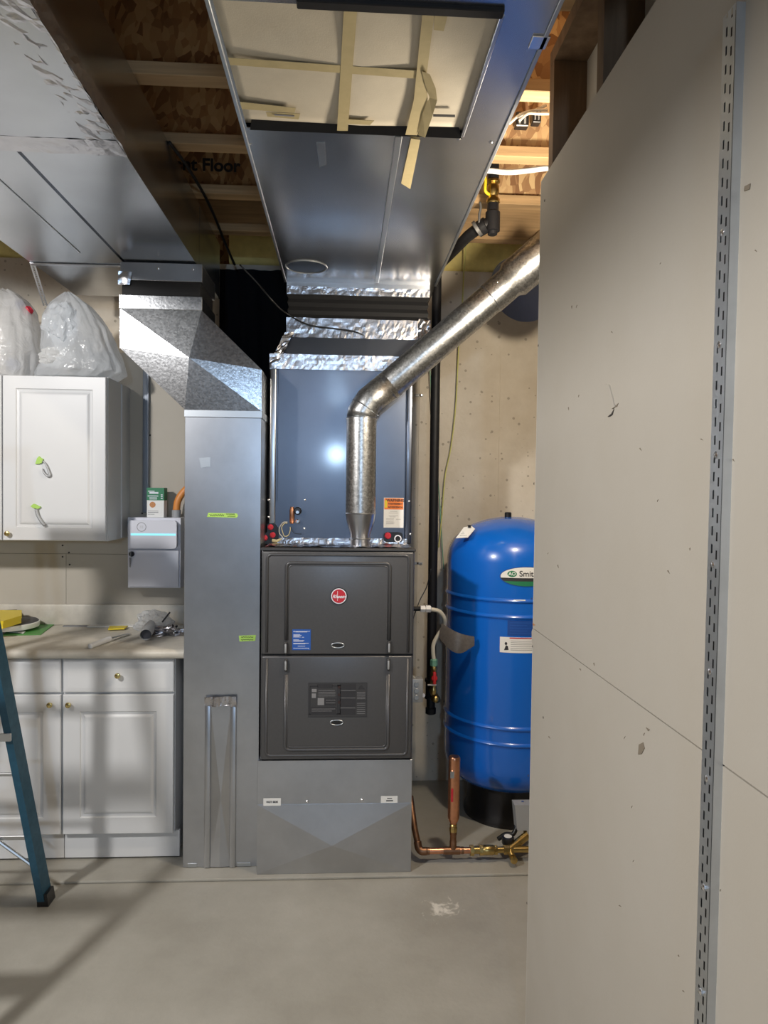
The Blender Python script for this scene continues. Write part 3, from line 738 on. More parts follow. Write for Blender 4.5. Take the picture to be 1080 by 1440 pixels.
# plenum base with cross-broken front
base = thing('plenum_box', 'bright galvanized sheet metal base box under the furnace', 'duct', ((bx0+bx1)/2, FY+.3, .012))
BY = FY-.012
zc = U(470, 1131, Y=BY).z; ap = U(467, 1186, Y=BY)
obj('box', bx(B(), bx0, bx1, BY+.006, FY+.70, .013, bz1-.002), 'galv', base)
obj('upper_front', bx(B(), bx0, bx1, BY, BY+.005, zc, bz1, .001, 1), 'galv', base)
bm = B(); vs = [bm.verts.new(q) for q in ((bx0, BY-.002, zc+.002), (bx1, BY-.002, zc+.002), (bx1, BY-.002, .013), (bx0, BY-.002, .013), (ap.x, BY-.020, ap.z))]
for a, b in ((0, 1), (1, 2), (2, 3), (3, 0)): bm.faces.new((vs[a], vs[b], vs[4]))
bk = [bm.verts.new((v.co.x, BY+.0055, v.co.z)) for v in vs[:4]]
for a, b in ((0, 1), (1, 2), (2, 3), (3, 0)): bm.faces.new((vs[a], vs[b], bk[b], bk[a]))
bm.faces.new(bk)
obj('lower_front', bm, 'galv', base)
for px, py in ((432, 1127), (509, 1125)):
    p = U(px, py, Y=BY); screw((p.x, BY, p.z), base, .006, t=.005)
for (a, b, c, d), lines in (((370.5, 1122, 395, 1132.5), 'HOT SIDE'), ((535.5, 1119, 559, 1128.5), None)):
    r = plane_rect(a, b, c, d, BY)
    l = obj('paper_label', bx(B(), r[0], r[1], BY-.0035, BY-.0025, r[2], r[3]), 'white_paper', base, label='small white paper label')
    if lines: text('label_text', lines, .0105, ((r[0]+r[1])/2, BY-.0042, (r[2]+r[3])/2), 'ink', l, bold=.0003)
    else: bars('print', [(r[0]+.026, r[0]+.046, r[3]-.011, r[3]-.008), (r[0]+.022, r[0]+.05, r[2]+.007, r[2]+.011)], BY-.0035, 'ink', l)

# ------------------------------------------------------------------ return drop on the left of the furnace
RY = 2.95
d0, d1, _, _ = plane_rect(258.5, 800, 365.5, 1000, RY)
d1 = min(d1, bx0-.002)
zo0, zo1 = U(310, 577, Y=RY).z, U(310, 587, Y=RY).z
dr = thing('return_drop_duct', 'tall galvanized return air drop standing left of the furnace', 'duct', ((d0+d1)/2, RY+.14, .012))
obj('drop_body', bx(B(), d0, d1, RY, RY+.28, .013, zo1, .0015, 1), 'galv', dr)
obj('joint_band', bx(B(), d0-.003, d1+.003, RY-.004, RY+.283, zo1, zo0, .001, 1), 'steel', dr)
# offset, cross-broken front
OY = RY-.003
t0, t1 = U(168.5, 435, Y=OY).x, U(283.5, 435, Y=OY).x
q = lambda px, py: U(px, py, Y=OY)
zt1 = q(225, 435).z; zt0 = q(225, 416).z; zf1 = q(225, 395).z
P = {'a': Vector((t0, OY, zt1)), 'b': Vector((t1, OY, zt1)), 'c': Vector((d1, OY, q(369, 520).z)), 'd': Vector((d1, OY, zo0)), 'e': Vector((d0, OY, zo0)), 'f': Vector((t0, OY, q(168, 489).z)), 'g': q(268, 505)}
P['g'].y = OY-.028
bm = B(); V = {k: bm.verts.new(v) for k, v in P.items()}
for f in ('afg', 'abg', 'bcg', 'cdg', 'deg', 'efg'): bm.faces.new([V[k] for k in f])
ring = 'abcdef'; bk = {k: bm.verts.new((P[k].x, OY+.283, P[k].z)) for k in ring}
for i in range(6):
    a, b = ring[i], ring[(i+1) % 6]; bm.faces.new((V[a], V[b], bk[b], bk[a]))
bm.faces.new([bk[k] for k in ring])
obj('offset', bm, 'galv_span', dr)
obj('joint_band', bx(B(), t0-.003, t1+.003, OY-.005, OY+.286, zt1-.002, zt0, .002, 1), 'galv_span', dr)
obj('flexible_collar', bx(B(), t0+.006, t1-.006, OY+.004, OY+.275, zt0, zf1, .004, 2), 'black_rubber', dr, True)
obj('upper_collar', bx(B(), t0+.002, t1+.002, OY-.002, OY+.28, zf1, TZ-.006, .001, 1), 'galv', dr)
screw((q(223, 376).x, OY-.002, q(223, 378).z), dr, .005); screw((q(272, 376).x, OY-.002, q(272, 379).z), dr, .005)
foil('foil_tape', (t0-.005, OY-.006, zf1-.02), (t0+.04, OY-.004, zf1-.02), (t0+.05, OY-.003, zf1+.03), (t0-.005, OY-.003, zf1+.03), dr, .008, 10, 10, seed=31)
# patch panel at the foot of the drop
u0, u1, v0, v1 = plane_rect(288, 988, 332, 1226, RY)
PY = RY-.004
bm = B(); ia, ib = u0+.022, u1-.022
vs = [bm.verts.new(v) for v in ((ia, PY, v1), (ib, PY, v1), (ib, PY, .016), (ia, PY, .016), ((ia+ib)/2+.004, PY-.012, U(311, 1120, Y=RY).z), ((ia+ib)/2, PY-.004, .016))]
bm.faces.new((vs[0], vs[1], vs[4])); bm.faces.new((vs[1], vs[2], vs[4])); bm.faces.new((vs[2], vs[5], vs[4])); bm.faces.new((vs[5], vs[3], vs[4])); bm.faces.new((vs[3], vs[0], vs[4]))
obj('patch_panel', bm, 'galv', dr)
for a, b in ((u0, ia+.002), (ib-.002, u1)): obj('cleat', bx(B(), a, b, PY-.007, RY, .014, v1, .003, 2), 'galv', dr, True)
foil('foil_tape', (u0-.002, PY-.009, v1-.012), (u1+.002, PY-.009, v1-.012), (u1, PY-.009, v1+.028), (u0, PY-.009, v1+.028), dr, .010, 16, 6, seed=33)
for a, b in ((d0+.02, u0-.03), (u1+.005, d1-.03)): obj('foot_tab', bx(B(), a, b, RY-.003, RY, .014, .03, .001, 1), 'steel', dr)
# stickers and tape on the drop
def sticker(name, pts, m, parent, Y, t=.0012, label=None):
    P = [U(x, y, Y=Y) for x, y in pts]
    return obj(name, prism(B(), P, (0, -t, 0)), m, parent, label=label)
sticker('foil_sticker', [(280, 644), (296, 643), (296, 656), (283, 658)], 'steel', dr, RY)
s = sticker('tape_label', [(293, 721), (333, 722), (335, 725), (333, 728), (291, 727)], 'green_tape', dr, RY, label='green tape with handwriting')
def scrib(x0, x1, y, par, amp=1.6, n=16):
    pts = [U(x0+(x1-x0)*k/n, y+amp*(1 if k % 2 else -1)*random.uniform(.4, 1), Y=RY-.0016) for k in range(n+1)]
    obj('handwriting', tube(B(), pts, .0011, 4), 'ink', par)
scrib(295, 315, 724.5, s); scrib(318, 330, 723, s, .6, 9); scrib(320, 331, 726, s, .6, 9)
s = sticker('tape_label', [(336, 894), (360, 893), (359, 901), (337, 902)], 'green_tape', dr, RY, label='green tape with handwriting')
scrib(339, 356, 896, s, .8, 10); scrib(339, 356, 899.5, s, .8, 10)

# hanger strap
sa, sb = U(44, 366, Y=YC+.05), U(64, 430, Y=3.48)
st2 = thing('hanger_strap', 'white perforated metal strap hanging from the left ceiling duct', 'strap', sa)
dv = (sb-sa); bm = B()
nS = 26; wv = Vector((.011, 0, 0))
for k in range(nS):
    c0 = sa+dv*(k/nS); c1 = sa+dv*((k+1)/nS)
    f0 = c0+dv*(.22/nS); f1 = c0+dv*(.78/nS)
    for a, b, s0, s1 in ((c0, f0, -1, 1), (f1, c1, -1, 1), (f0, f1, -1, -.4), (f0, f1, .4, 1)):
        bm.faces.new([bm.verts.new(v) for v in (a+wv*s0, a+wv*s1, b+wv*s1, b+wv*s0)])
obj('perforated_band', bm, 'white_foil', st2)

# added black sheet standing in for the deep shade behind the ducts
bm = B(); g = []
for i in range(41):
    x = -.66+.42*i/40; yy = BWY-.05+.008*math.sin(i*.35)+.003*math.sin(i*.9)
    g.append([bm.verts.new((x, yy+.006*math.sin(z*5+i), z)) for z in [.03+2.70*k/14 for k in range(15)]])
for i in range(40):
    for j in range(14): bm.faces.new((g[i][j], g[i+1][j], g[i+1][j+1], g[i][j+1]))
tag(obj('shade_sheet', bm, 'shade_black', None, 'all'), 'added black sheet standing in for shade in the gap behind the ducts', 'plastic sheet')

# loose cables under the joists between the ducts
def cable(name, pts, r, m, label, cat='cable', k=8):
    return tag(obj(name, tube(B(), smoothpath(pts, k), r, 7), m, None, 'all'), label, cat)
cable('sensor_wire', [U(337, 372, Y=3.0), U(362, 398, Y=3.02), U(385, 425, Y=3.03), U(402, 440, Y=SFY-.016), U(432, 456, Y=SFY-.016), U(470, 462, Y=SFY-.012), U(498, 466, Y=SFY-.012), U(518, 475, Y=SFY+.002)], .0032, 'wire_black', 'thin black wire drooping from dark gap to the foil-taped boot', 'wire')
cable('ceiling_cable', [U(238, 200, Z=2.76), U(262, 232, Z=2.755), U(285, 270, Z=2.75), U(300, 300, Z=2.75), U(318, 345, Z=2.74), U(330, 372, Z=2.70)], .006, 'wire_black', 'black cable running along the joists between the two ceiling ducts')

# text printed on the joist web
p0 = U(292, 234, Y=2.95-.0)
jt = U(300, 233, Y=2.953-.0055)
ceweb = [o for o in ce.children if abs((o.data.vertices[0].co.y+wloc(o).y)-2.953) < .02]
if ceweb: text('web_lettering', 'Silent Floor', .07, (-.60, 2.953-.0062, jt.z), 'ink', ceweb[0], bold=.002)

# ------------------------------------------------------------------ flue
VY = 3.035
fp0 = U(509, 772, Y=VY); v1_ = U(508, 722, Y=VY); v2 = U(508.5, 592, Y=VY)
fl_ = thing('flue_pipe', 'shiny galvanized flue pipe rising from furnace and slanting to the right', 'pipe', (fp0.x, VY, FZ))
xv = v2.x; RP = .0635
obj('reducer', tube(B(), [(xv, VY, FZ+.004), (xv, VY, FZ+.055), (xv, VY, U(508, 733, Y=VY).z), (xv, VY, v1_.z)], [.042, .042, RP-.004, RP+.001], 28), 'galv', fl_, True)
obj('vertical_pipe', tube(B(), [(xv, VY, v1_.z-.003), (xv, VY, v2.z)], RP, 32), 'pipe_galv', fl_, True)
for z in (v1_.z, U(508, 757, Y=VY).z): obj('crimp_ring', lathe(B(), [(RP if z == v1_.z else .044, -.003), ((RP if z == v1_.z else .044)+.0025, 0), (RP if z == v1_.z else .044, .003)], (xv, VY, z), 28), 'steel', fl_, True)
E0 = Vector((xv, VY, v2.z)); E3 = U(553, 537, Y=VY-.0); EN = U(722, 393, Y=VY-.10)
dirn = (EN-E3).normalized()
E1 = Vector((xv+.006, VY, v2.z+.055)); E2 = U(528, 556, Y=VY)
obj('elbow', tube(B(), [E0, E0+Vector((0, 0, .012))], RP+.002, 32), 'pipe_galv', fl_, True)
obj('elbow', tube(B(), [E0+Vector((0, 0, .01)), E0+Vector((.004, 0, .035)), E0+Vector((.035, 0, .085)), E3-dirn*.02], RP+.001, 32), 'pipe_galv', fl_, 'all')
obj('slanted_pipe', tube(B(), [E3-dirn*.035, EN], RP, 32), 'pipe_galv', fl_, True)
for c, d in ((E0+Vector((0, 0, .012)), Vector((0, 0, 1))), (E0+Vector((.016, 0, .055)), Vector((.55, 0, .83))), (E3-dirn*.03, dirn), (EN-dirn*.12, dirn), (EN-dirn*.03, dirn)):
    obj('crimp_ring', tube(B(), [c-d.normalized()*.003, c, c+d.normalized()*.003], [RP, RP+.004, RP], 32, False), 'steel', fl_, True)
obj('sleeve', tube(B(), [EN-dirn*.12, EN-dirn*.02, EN, EN+dirn*.16], [RP+.003, RP+.003, RP+.017, RP+.019], 32), 'pipe_galv', fl_, True)
screw((EN-dirn*.075)+Vector((-.02, -RP-.001, .02)), fl_, .004); 
# larger vent the flue joins, running off to the right behind the wall end
bc = U(733, 408, Y=VY+.12); ax = Vector((.60, .50, .62)).normalized()
vent = obj('vent_body', tube(B(), [bc-ax*.02, bc, bc+ax*.03, bc+ax*.75], [.145, .15, .14, .14], 40), 'galv', fl_, True)
obj('vent_rim', tube(B(), [bc-ax*.004, bc+ax*.004], [.153, .153], 40), 'steel', fl_, True)

# ------------------------------------------------------------------ gas piping
GY = 3.43
gx = U(610, 700, Y=GY).x; gzb = U(604, 1004, Y=GY).z
gas = thing('gas_pipe', 'black iron gas pipe running down the concrete wall beside furnace', 'pipe', (gx, GY, gzb))
obj('riser', tube(B(), [(gx, GY, gzb+.10), (gx, GY, 2.70)], .0225, 18), 'black_iron', gas, True)
obj('drip_leg', lathe(B(), [(.020, 0), (.026, .004), (.026, .03), (.021, .034), (.021, .10)], (gx, GY, gzb), 18), 'black_iron', gas, True)
zt_ = U(605, 968, Y=GY).z
obj('tee', lathe(B(), [(.024, -.05), (.031, -.048), (.031, -.035), (.027, -.03), (.027, .03), (.031, .035), (.031, .048), (.024, .05)], (gx, GY, zt_), 18), 'black_iron', gas, True)
VYY = GY-.20; VX = U(610, 950, Y=VYY).x
obj('tee_branch', tube(B(), [(gx, GY, zt_), (gx+.005, VYY+.01, zt_), (VX, VYY, zt_+.012)], .016, 12), 'brass', gas, 'all')
hv = lambda py: U(610, py, Y=VYY).z
obj('valve_body', lathe(B(), [(.013, hv(976)), (.017, hv(974)), (.017, hv(969)), (.012, hv(966)), (.016, hv(960)), (.016, hv(946)), (.012, hv(944)), (.016, hv(941)), (.016, hv(938)), (.011, hv(936))], (VX, VYY, 0), 10), 'brass', gas, True)
vh = obj('valve_handle', bx(B(), VX-.007, VX+.007, VYY-.034, VYY-.018, hv(960), hv(943), .003, 2), 'red_plastic', gas, True, 'red lever valve handle')
disc('handle_wing', (VX, VYY-.020, hv(952)), .014, .010, 'red_plastic', vh, 16, bev=.003)
obj('valve_lug', bx(B(), VX-.03, VX+.012, VYY-.02, VYY-.014, hv(963), hv(960.5), .001, 1), 'chrome', gas)
gcon = thing('gas_connector', 'beige coated flexible gas connector curving from furnace side to red valve', 'hose', (VX, VYY, hv(936)))
obj('flare_nut', lathe(B(), [(.012, hv(937)), (.017, hv(936)), (.017, hv(928)), (.010, hv(926))], (VX, VYY, 0), 6), 'wire_green', gcon, label='greenish hex nut')
gp = [(VX, VYY, hv(930)), U(609, 915, Y=VYY), U(610, 905, Y=VYY), U(616, 893, Y=VYY), U(624, 881, Y=VYY), U(625, 870, Y=VYY-.02), U(618, 860, Y=VYY-.03), U(607, 857, Y=VYY-.03), U(600, 856, Y=VYY-.03)]
obj('hose', tube(B(), smoothpath(gp, 8), .0095, 12), 'flex_beige', gcon, 'all')
ea, eb = U(591, 856, Y=VYY-.03), U(607, 856.5, Y=VYY-.03)
obj('flare_nut', lathe(B(), [(.012, 0), (.0165, .001), (.0165, .021), (.012, .022), (.012, .024), (.0175, .025), (.0175, .046), (.010, .05)], ea, 6, 'X'), 'white_foil', gcon, label='pale hex nuts at furnace inlet')
obj('inlet_nipple', tube(B(), [(fx1-.002, ea.y, ea.z), (ea.x+.004, ea.y, ea.z)], .010, 12), 'black_iron', gcon, True)
bm = B(); g = []
for i in range(15):
    s = i/14; top = U(621+46*s, 876+19*s+4*math.sin(s*PI), Y=VYY-.02-.05*math.sin(s*2.6)); bot = U(617+44*s+6*s*s, 896+26*math.sin(min(1, s*1.15)*PI*.62)-12*s*s*s, Y=VYY-.03-.05*math.sin(s*2.6))
    g.append([bm.verts.new(top), bm.verts.new((top+bot)/2+Vector((0, -.006, 0))), bm.verts.new(bot)])
for i in range(14):
    for j in range(2): bm.faces.new((g[i][j], g[i+1][j], g[i+1][j+1], g[i][j+1]))
obj('warning_tag', bm, 'tag_grey', gcon, 'all', 'curled grey paper tag')
# overhead branch and shutoff
top = thing('gas_shutoff', 'black pipe tee with brass shutoff valve hanging from the joists', 'valve', U(692, 325, Y=2.84))
ty = 2.84; tx = U(693, 300, Y=ty).x
tz = lambda py: U(693, py, Y=ty).z
obj('tee', lathe(B(), [(.014, tz(331)), (.019, tz(330)), (.02, tz(326)), (.029, tz(325)), (.029, tz(299)), (.024, tz(297))], (tx, ty, 0), 20), 'black_iron', top, True)
obj('nipple', lathe(B(), [(.024, tz(298)), (.024, tz(287)), (.021, tz(286))], (tx, ty, 0), 18), 'plastic_black', top, True)
obj('valve_body', lathe(B(), [(.021, tz(287)), (.027, tz(285)), (.027, tz(281)), (.018, tz(276)), (.024, tz(270)), (.024, tz(262)), (.018, tz(259)), (.027, tz(257)), (.027, tz(254)), (.02, tz(252))], (tx, ty, 0), 18), 'brass', top, True)
obj('valve_lever', tube(B(), smoothpath([(tx-.01, ty, tz(275)), (tx-.035, ty-.02, tz(272)), (tx-.035, ty-.02, tz(258)), (tx-.04, ty-.02, tz(250))], 4), .006, 8), 'yellow_plastic', top, 'all', 'yellow lever')
obj('upper_pipe', tube(B(), [(tx, ty, tz(254)), (tx, ty, 3.03)], .0225, 16), 'black_iron', top, True)
obj('branch_pipe', tube(B(), [(tx, ty, tz(313)), (tx-.04, ty+.01, tz(316)), (tx-.09, ty+.06, tz(326)), (gx, GY, 2.66)], [.024, .024, .0225, .0225], 16), 'black_iron', top, 'all')
obj('branch_collar', tube(B(), [U(684, 316, Y=ty+.0), U(672, 323, Y=ty+.02)], .031, 18), 'black_iron', top, True)
obj('bracket', tube(B(), smoothpath([U(674, 314, Y=ty-.01), U(674, 302, Y=ty-.01), U(676, 292, Y=ty-.01), U(675, 284, Y=ty-.01)], 4), .005, 8), 'grey_dark', top, 'all')
obj('clamp', tube(B(), [U(673, 320, Y=ty-.0), U(669, 323, Y=ty+.005)], .033, 18), 'grey_dark', top, True)

# wires and fittings on the right concrete wall
cable('yellow_wire', [U(655, 345, Y=3.72), U(652, 385, Y=3.78), U(650, 430, Y=3.79), U(645, 490, Y=3.79), U(641, 570, Y=3.79), U(634, 630, Y=3.79), U(626, 670, Y=3.79), U(621, 730, Y=3.79), U(617, 770, Y=3.79)], .0035, 'wire_yellow', 'thin yellow wire hanging down the concrete wall', 'wire')
cable('green_wire', [U(604, 500, Y=3.79), U(607, 570, Y=3.79), U(613, 640, Y=3.79), U(618, 700, Y=3.79), U(622, 770, Y=3.79), U(624, 800, Y=3.78)], .003, 'wire_green', 'thin green wire on the concrete wall behind the iron pipe', 'wire')
for px, py, nm in ((590, 556, 'pale metal anchor on concrete wall near flue elbow'), (589, 792, 'pale metal anchor on concrete wall beside the furnace top')):
    p = U(px, py, Y=BWY)
    o = thing('wall_anchor', nm, 'anchor', (p.x, BWY, p.z))
    obj('plate', bx(B(), p.x-.025, p.x+.02, BWY-.004, BWY, p.z-.007, p.z+.007, .001, 1), 'grey_metal', o); screw((p.x+.01, BWY-.004, p.z), o, .006, t=.012)
# junction box on furnace side
ja = thing('switch_box', 'small grey metal switch box with round knockouts on the furnace side', 'electrical box', (fx1+.02, FY+.2, .72))
jr = plane_rect(582, 955, 595, 988, FY+.16)
obj('box', bx(B(), fx1+.001, jr[1], FY+.16, FY+.21, jr[2], jr[3], .004, 2), 'grey_metal', ja, True)
for k in range(3):
    z = jr[3]-(jr[3]-jr[2])*(.22+.28*k); disc('knockout', ((fx1+jr[1])/2+.002, FY+.16, z), .011, .003, 'steel', ja, 18, bev=.001)
disc('knob', (jr[1]+.002, FY+.17, jr[2]+.03), .008, .008, 'white_plastic', ja, 12)
obj('wire', tube(B(), smoothpath([(fx1+.004, FY+.19, jr[3]-.01), (fx1+.012, FY+.18, jr[3]+.012), (fx1+.022, FY+.18, jr[3]+.004), (fx1+.03, FY+.18, jr[3]-.004)], 5), .003, 6), 'flex_beige', ja, 'all')
cable('whip_cable', [U(581, 870, Y=3.2), U(590, 845, Y=3.25), U(600, 825, Y=3.28), U(606, 800, Y=3.27)], .0025, 'wire_black', 'thin black cable between furnace side and iron pipe')

# ------------------------------------------------------------------ pressure tank
TY_, TR = 3.45, .315
tcx = U(717, 900, Y=TY_).x
zz = lambda py, y=TY_-TR: U(717, py, Y=y).z
ztank = U(712, 727, Y=TY_).z
tank = thing('pressure_tank', 'tall blue steel water pressure tank behind the furnace and right wall', 'water tank', (tcx, TY_, .012))
prof = [(.05, ztank), (.12, ztank-.012), (.19, ztank-.036), (.245, ztank-.070), (.285, ztank-.110), (.306, ztank-.15), (TR, ztank-.20)]
sA, sB, sC, sD = zz(846), zz(869), zz(1027), zz(1050)
for s in (sA, sB, sC, sD): prof += [(TR, s+.012), (TR+.005, s+.007), (TR+.008, s+.001), (TR+.006, s-.005), (TR, s-.008)]
zbt = zz(1118)
prof += [(TR, zbt+.10), (.309, zbt+.055), (.29, zbt+.015), (.25, zbt-.02), (.19, zbt-.045)]
obj('shell', lathe(B(), prof, (tcx, TY_, 0), 64), 'tank_blue', tank, True)
obj('stand', lathe(B(), [(.215, .012), (.215, .03), (.20, .05), (.195, zbt-.01)], (tcx, TY_, 0), 40), 'plastic_black', tank, True)
obj('air_valve_cap', lathe(B(), [(.017, 0), (.017, .022), (.013, .026)], (tcx-.02, TY_, ztank-.002), 18), 'plastic_black', tank, True)
def cyl(u, zv, lift): a = u/TR; r = TR+lift; return Vector((tcx+r*math.sin(a), TY_-r*math.cos(a), zv))
def cpatch(name, poly, m, lift, parent, label=None, n=14):
    # curved patch: poly is a convex outline in (u, z)
    bm = B(); us = [p[0] for p in poly]; u0, u1 = min(us), max(us)
    fl2 = bm.faces.new([bm.verts.new((p[0], p[1], 0)) for p in poly])
    for k in range(1, n):
        bmesh.ops.bisect_plane(bm, geom=bm.verts[:]+bm.edges[:]+bm.faces[:], plane_co=(u0+(u1-u0)*k/n, 0, 0), plane_no=(1, 0, 0))
    for v in bm.verts: v.co = cyl(v.co.x, v.co.y, lift)
    return obj(name, bm, m, parent, label=label)
lc = zz(811); lu = U(741, 811, Y=TY_-TR).x-tcx
def ell(a, b, z0=-9, z1=9, n=40):
    return [(lu+a*math.cos(2*PI*k/n), lc+max(z0, min(z1, b*math.sin(2*PI*k/n)))) for k in range(n)]
def ellband(a, b, z0, z1, n=16):
    aa0, aa1 = math.asin(max(-1, z0/b)), math.asin(min(1, z1/b))
    R_ = [(lu+a*math.cos(aa0+(aa1-aa0)*k/n), lc+b*math.sin(aa0+(aa1-aa0)*k/n)) for k in range(n+1)]
    return R_+[(2*lu-x, z) for x, z in R_[::-1]]
lg = cpatch('logo_plate', ell(.122, .046), 'label_blue', .0012, tank, 'oval white, black and green maker badge')
cpatch('logo_white', ellband(.117, .0425, -.006, .0424), 'white_paper', .0020, lg)
cpatch('logo_black', ellband(.117, .0425, -.021, -.006), 'ink', .0020, lg)
cpatch('logo_green', ellband(.117, .0425, -.0424, -.021), 'green_print', .0020, lg)
cpatch('logo_emblem', [(lu-.066+.021*math.cos(k*PI/12), lc+.012+.014*math.sin(k*PI/12)) for k in range(24)], 'green_print', .0026, lg)
def bendtext(name, s, size, u, z, m, sx=1, bold=0, lift=.003):
    return text(name, s, size, None, m, lg, bend=lambda x, y, zz_: cyl(u+x, z+y, lift+max(0, zz_)), sx=sx, bold=bold)
bendtext('logo_text', 'AO', .021, lu-.066, lc+.012, 'white_paper', bold=.0005)
bendtext('logo_text', 'Smith', .036, lu+.006, lc+.0125, 'ink', bold=.0003)
def prect(a, b, c, d):  # pixel rect on tank front
    uu = lambda px: math.asin(max(-.95, min(.95, (U(px, (b+d)/2, Y=TY_-TR*.98).x-tcx)/TR)))*TR
    return uu(a), uu(c), zz(d), zz(b)
def rp(r): return [(r[0], r[2]), (r[1], r[2]), (r[1], r[3]), (r[0], r[3])]
r = prect(722, 843, 738, 847); cpatch('small_label', rp(r), 'white_paper', .006, tank)
r = prect(714, 873, 750, 894); lb = cpatch('spec_label', rp(r), 'label_blue', .0012, tank, 'dark blue printed data label')
for k in range(5): cpatch('print', [(r[0]+.01, r[3]-.008-.012*k-.003), (r[1]-.01-.02*(k % 2), r[3]-.008-.012*k-.003), (r[1]-.01-.02*(k % 2), r[3]-.008-.012*k), (r[0]+.01, r[3]-.008-.012*k)], 'blue_print', .0018, lb)
r = prect(704, 896.5, 756, 918.5); wl = cpatch('warning_label', rp(r), 'white_paper', .0014, tank, 'white warning label with black figure')
w0 = r[1]-r[0]; h0 = r[3]-r[2]
Q = lambda a, b, c, d: [(r[0]+w0*a, r[3]-h0*d), (r[0]+w0*b, r[3]-h0*d), (r[0]+w0*b, r[3]-h0*c), (r[0]+w0*a, r[3]-h0*c)]
cpatch('red_line', Q(.25, .97, .02, .09), 'red_print', .002, wl)
for c in (.22, .33, .45, .58, .70, .8): cpatch('print', Q(.28, .95, c, c+.03), 'ink_soft', .002, wl, n=6)
cpatch('pictogram', [(r[0]+w0*(.16+.035*math.cos(k*PI/6)), r[3]-h0*.42+w0*.04*math.sin(k*PI/6)) for k in range(12)], 'ink', .002, wl, n=3)
cpatch('pictogram', [(r[0]+w0*.11, r[3]-h0*.85), (r[0]+w0*.23, r[3]-h0*.82), (r[0]+w0*.21, r[3]-h0*.58), (r[0]+w0*.16, r[3]-h0*.52)], 'ink', .002, wl, n=3)
# paper tag on the dome
tg = [U(641, 757, Y=TY_-.17), U(658, 756, Y=TY_-.20), U(668, 744, Y=TY_-.14), U(663, 740, Y=TY_-.12), U(652, 742, Y=TY_-.12)]
tgo = obj('paper_tag', prism(B(), tg, (0, -.001, .0015)), 'white_paper', tank, label='white paper tag on the dome')
c_ = (tg[2]+tg[4])/2+Vector((0, -.004, .004)); obj('tag_plug', lathe(B(), [(.007, 0), (.007, .012)], c_, 10), 'plastic_black', tgo)
bm = B()
for k in range(3):
    a = tg[0].lerp(tg[4], .2+.17*k); b = tg[1].lerp(tg[2], .2+.17*k); s0 = a.lerp(b, .2)+Vector((0, -.003, .002)); s1 = a.lerp(b, .8)+Vector((0, -.003, .002)); tube(bm, [s0, s1], .0015, 4)
obj('print', bm, 'ink_soft', tgo)

# ------------------------------------------------------------------ copper water line with arrestor
KY = 2.955
pz = U(640, 1196, Y=KY).z
wl_ = thing('copper_water_line', 'copper water line with brass check valve and drain in front of the tank', 'pipe', (U(640, 1196, Y=KY).x, KY, pz-.02))
kx = lambda px: U(px, 1196, Y=KY).x
xel = kx(589)
obj('rising_pipe', tube(B(), [U(577, 1120, Y=3.09), U(583, 1165, Y=3.0), (xel-.004, KY+.02, pz+.03)], .0135, 14), 'copper_old', wl_, True)
obj('elbow', tube(B(), smoothpath([(xel-.004, KY+.02, pz+.032), (xel, KY+.008, pz+.010), (xel+.012, KY, pz), (xel+.035, KY, pz)], 5), .0165, 14), 'copper_old', wl_, 'all')
obj('run_pipe', tube(B(), [(xel+.03, KY, pz), (kx(664), KY, pz)], .0135, 14), 'copper', wl_, True)
for px in (602, 625, 650): obj('solder_joint', tube(B(), [(kx(px)-.006, KY, pz), (kx(px)+.006, KY, pz)], .0152, 14), 'copper_old', wl_, True)
xa = kx(637)
obj('tee_coupling', tube(B(), [(xa-.035, KY, pz), (xa+.03, KY, pz)], .0165, 14), 'copper_old', wl_, True)
hz_ = lambda py: U(636, py, Y=KY).z
obj('stub_pipe', lathe(B(), [(.015, pz), (.015, hz_(1183)), (.0135, hz_(1182)), (.0135, hz_(1174)), (.0155, hz_(1173)), (.0155, hz_(1168))], (xa, KY, 0), 16), 'copper_old', wl_, True)
obj('arrestor_fitting', lathe(B(), [(.013, hz_(1170)), (.017, hz_(1169)), (.017, hz_(1164)), (.014, hz_(1162)), (.017, hz_(1160)), (.012, hz_(1157))], (xa, KY, 0), 8), 'brass', wl_, True)
ha = obj('hammer_arrestor', lathe(B(), [(.012, hz_(1159)), (.020, hz_(1154)), (.025, hz_(1149)), (.025, hz_(1070)), (.0255, hz_(1069)), (.0255, hz_(1066)), (.022, hz_(1063.5)), (.012, hz_(1063))], (xa, KY, 0), 24), 'copper', wl_, True, 'upright copper hammer arrestor tube')
obj('arrestor_label', bx(B(), xa-.020, xa-.004, KY-.0265, KY-.022, hz_(1091), hz_(1082)), 'steel', ha)
obj('arrestor_print', bx(B(), xa-.016, xa-.007, KY-.0262, KY-.023, hz_(1124), hz_(1106)), 'red_print', ha)
def brassx(name, px0, px1, r, n=8, m='brass', par=wl_):
    return obj(name, tube(B(), [(kx(px0), KY, pz), (kx(px1), KY, pz)], r, n), m, par, True)
brassx('union_nut', 661, 666, .023); brassx('union_thread', 666, 674, .016, 14); brassx('union_nut', 674, 679, .022)
obj('check_valve', tube(B(), [(kx(678), KY, pz), (kx(680), KY, pz), (kx(693), KY, pz), (kx(695), KY, pz)], [.017, .021, .021, .017], 20), 'brass', wl_, True)
brassx('union_nut', 695, 699, .020); brassx('outlet_pipe', 699, 745, .0135, 14); brassx('cross_fitting', 708, 716, .020)
obj('cross_branch', tube(B(), [(kx(716), KY, pz), (kx(745), KY+.05, pz+.035)], .018, 14), 'brass', wl_, True)
dz = U(721, 1206, Y=KY-.03)
obj('drain_valve', tube(B(), [(kx(716), KY, pz), Vector((dz.x, KY-.03, dz.z))], .013, 12), 'brass', wl_, True)
